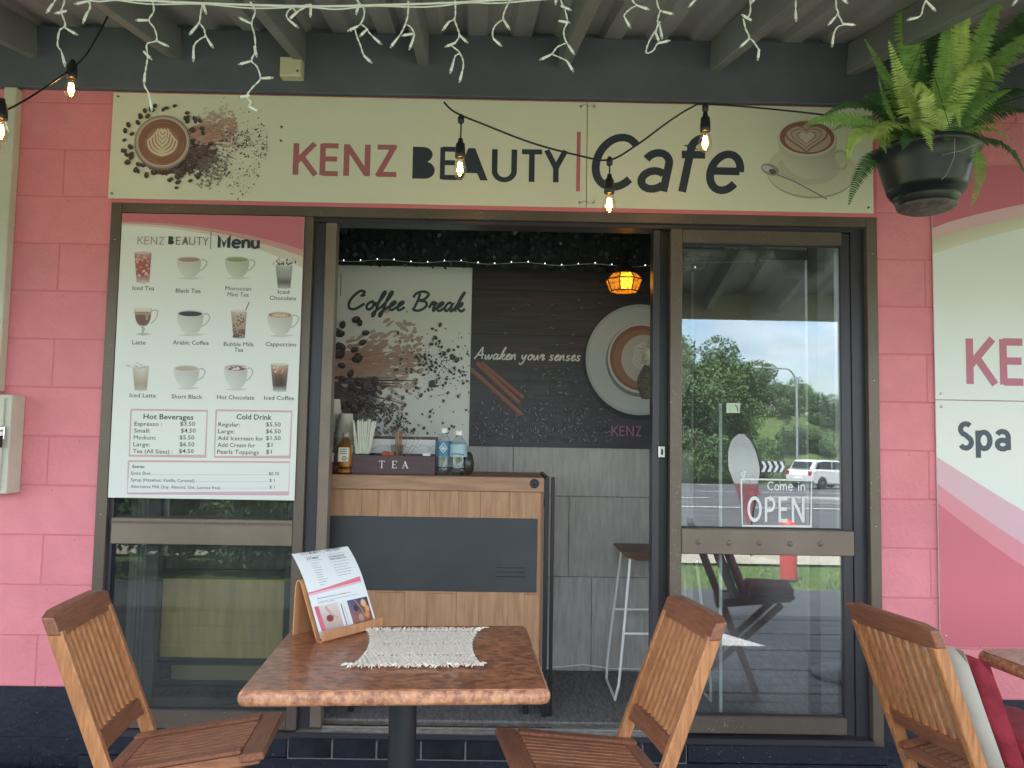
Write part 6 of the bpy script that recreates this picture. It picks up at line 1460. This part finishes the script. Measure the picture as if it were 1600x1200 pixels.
for sg in (-1, 1):
    obj('side_window', MB().prism([(-.95, 1.03), (-.5, 1.36), (-.08, 1.42), (.38, 1.43), (.38, 1.03)], sg * .715, sg * .735), DG, car, world=False)
    obj('side_window', MB().prism([(.46, 1.03), (.46, 1.43), (1.1, 1.43), (1.5, 1.36), (1.66, 1.05)], sg * .715, sg * .735), DG, car, world=False)
    for x in (-1.35, 1.30):
        w = obj('wheel', MB().lathe([(.18, -.10), (.31, -.10), (.33, -.07), (.33, .07), (.31, .10), (.18, .10)], (0, 0, 0), 24, Matrix.Translation((x, sg * .80, .33)) @ Matrix.Rotation(pi / 2, 4, 'X')), TYR, car, world=False)
        obj('rim', MB().lathe([(0, .105), (.06, .10), (.19, .09), (.20, .0), (.19, -.09), (.06, -.10), (0, -.105)], (0, 0, 0), 10, Matrix.Translation((x, sg * .80, .33)) @ Matrix.Rotation(pi / 2, 4, 'X')), STEEL, w, world=False)
    obj('tail_light', B(2.03, 2.11, sg * .62, sg * .82, .70, .92, bev=.02), mat('tail_lamp', (.4, .02, .02), .2), car, world=False)
    obj('headlight', B(-2.14, -2.02, sg * .55, sg * .80, .66, .80, bev=.02), STEEL, car, world=False)
    obj('wing_mirror', B(-.95, -.80, sg * .86, sg * 1.0, .98, 1.10, bev=.03), WP, car, world=False)
obj('windscreen', MB().prism([(-1.20, 1.02), (-.58, 1.40), (-.55, 1.38), (-1.16, 1.0)], -.62, .62), DG, car, world=False)
obj('rear_window', MB().prism([(1.70, 1.38), (1.93, 1.05), (1.96, 1.07), (1.73, 1.40)], -.58, .58), DG, car, world=False)
obj('number_plate', B(2.085, 2.115, -.25, .25, .50, .62), WHITEP, car, world=False)
cp_ = mirror(1284, 742, 38); car.location = (cp_.x + .2, cp_.y, ground_z(cp_.y) - .02); car.rotation_euler = (0, radians(-1.2), radians(152))

# chevron board
cv_ = mirror(1200, 720, 43); zg = ground_z(cv_.y)
cvs = thing('chevron_sign', 'black and white chevron road sign on posts across the road', 'sign', (cv_.x, cv_.y, zg))
obj('board', B(-1.0, 1.0, -.02, .02, .75, 1.45, bev=.01), BLACKP, cvs, world=False)
P = Print(1e-3)
for k in range(5):
    x = .78 - k * .36; P.poly([(x, 1.42), (x - .18, 1.42), (x - .36 + .02, 1.1), (x - .18, .78), (x, .78), (x - .16, 1.1)][::-1], (.7, .7, .68))
P.build('chevrons', cvs, (0, .03, 0), rot=Euler((0, 0, pi)), world=False)
for x in (-.7, .7): obj('post', MB().tube([(x, -.05, -.2), (x, -.05, 1.4)], .04, 8), STEEL, cvs, world=False)
# street light
sl = mirror(1245, 640, 43.5); slt = thing('street_light', 'tall galvanised street light with a curved arm across the road', 'street light', (sl.x, sl.y, ground_z(sl.y)))
top_ = mirror(1183, 574, 43.5); hz = top_.z - ground_z(sl.y); ax = top_.x - sl.x
GALV = mat('galvanised_pole', (.42, .44, .45), .45, metal=.6)
obj('pole', MB().tube([(0, 0, -.3), (0, 0, hz - 1.2)] + [(ax * .28 * (1 - cos(a)), 0, hz - 1.2 + 1.15 * sin(a)) for a in [pi / 2 * k / 8 for k in range(1, 9)]] + [(ax * .85, 0, hz)], .075, 10, r1=.045), GALV, slt, world=False)
obj('lamp_head', MB().box(ax * .85 - .1, ax * 1.08, -.13, .13, hz - .06, hz + .06, bev=.03), mat('lamp_grey', (.5, .5, .5), .5), slt, world=False)
# promotional flag
fb = mirror(1167, 800, 6.2); ft = mirror(1155, 678, 6.2)
fg = thing('feather_flag', 'teardrop banner flag with grey top and pink foot on the verge', 'flag', (fb.x, fb.y, -.1))
h0, h1 = fb.z + .1 - .15, ft.z + .1
def fpt(u, t): # t 0..1 up; half widths
    w = .19 * max(.0, 1 - max(0, (t - .62) / .385) ** 2.2) ** .5 * min(1, .12 + t * 1.45) ; return (u * w - .10 * t + .03, 0, h0 + (h1 - h0) * t)
mtop, mbot = MB(), MB(); n = 20
for g, a, b in ((mbot, 0, 9), (mtop, 9, 20)):
    vs = [];
    for i in range(a, b + 1):
        for u in (-1, 1): x, y, z = fpt(u, i / n); vs += [(x, .012 * sin(z * 9), z), (x, .012 * sin(z * 9) + .003, z)]
    m_ = b - a; g.add(vs, [(4 * i, 4 * i + 2, 4 * i + 6, 4 * i + 4) for i in range(m_)] + [(4 * i + 1, 4 * i + 5, 4 * i + 7, 4 * i + 3) for i in range(m_)] + [(4 * i, 4 * i + 4, 4 * i + 5, 4 * i + 1) for i in range(m_)] + [(4 * i + 2, 4 * i + 3, 4 * i + 7, 4 * i + 6) for i in range(m_)])
obj('upper_cloth', mtop, mat('grey_flag', (.42, .44, .44), .7), fg, world=False); obj('lower_cloth', mbot, mat('pink_flag', (.30, .10, .13), .7), fg, world=False)
obj('pole', MB().tube([(.05, 0, -.1), (.03, 0, h0)] + [(fpt(1.03, t / 16)[0], 0, fpt(1, t / 16)[2]) for t in range(17)], .009, 6), BLACKM, fg, world=False)
# bollards
BRD = mat('red_bollard_paint', (.62, .075, .06), .5)
for k, (px, lab) in enumerate(((1232, 'red bollard on the verge near the flag reflected in the glass'),)):
    b0 = mirror(px, 930, 4.75); bo = thing('bollard', lab, 'bollard', (b0.x, b0.y, -.12))
    obj('post', MB().lathe([(.085, 0), (.085, .54), (.06, .59), (0, .60)], (0, 0, 0), 20), BRD, bo, world=False); obj('band', MB().lathe([(.087, .40), (.087, .45)], (0, 0, 0), 20), WHITEP, bo, world=False)
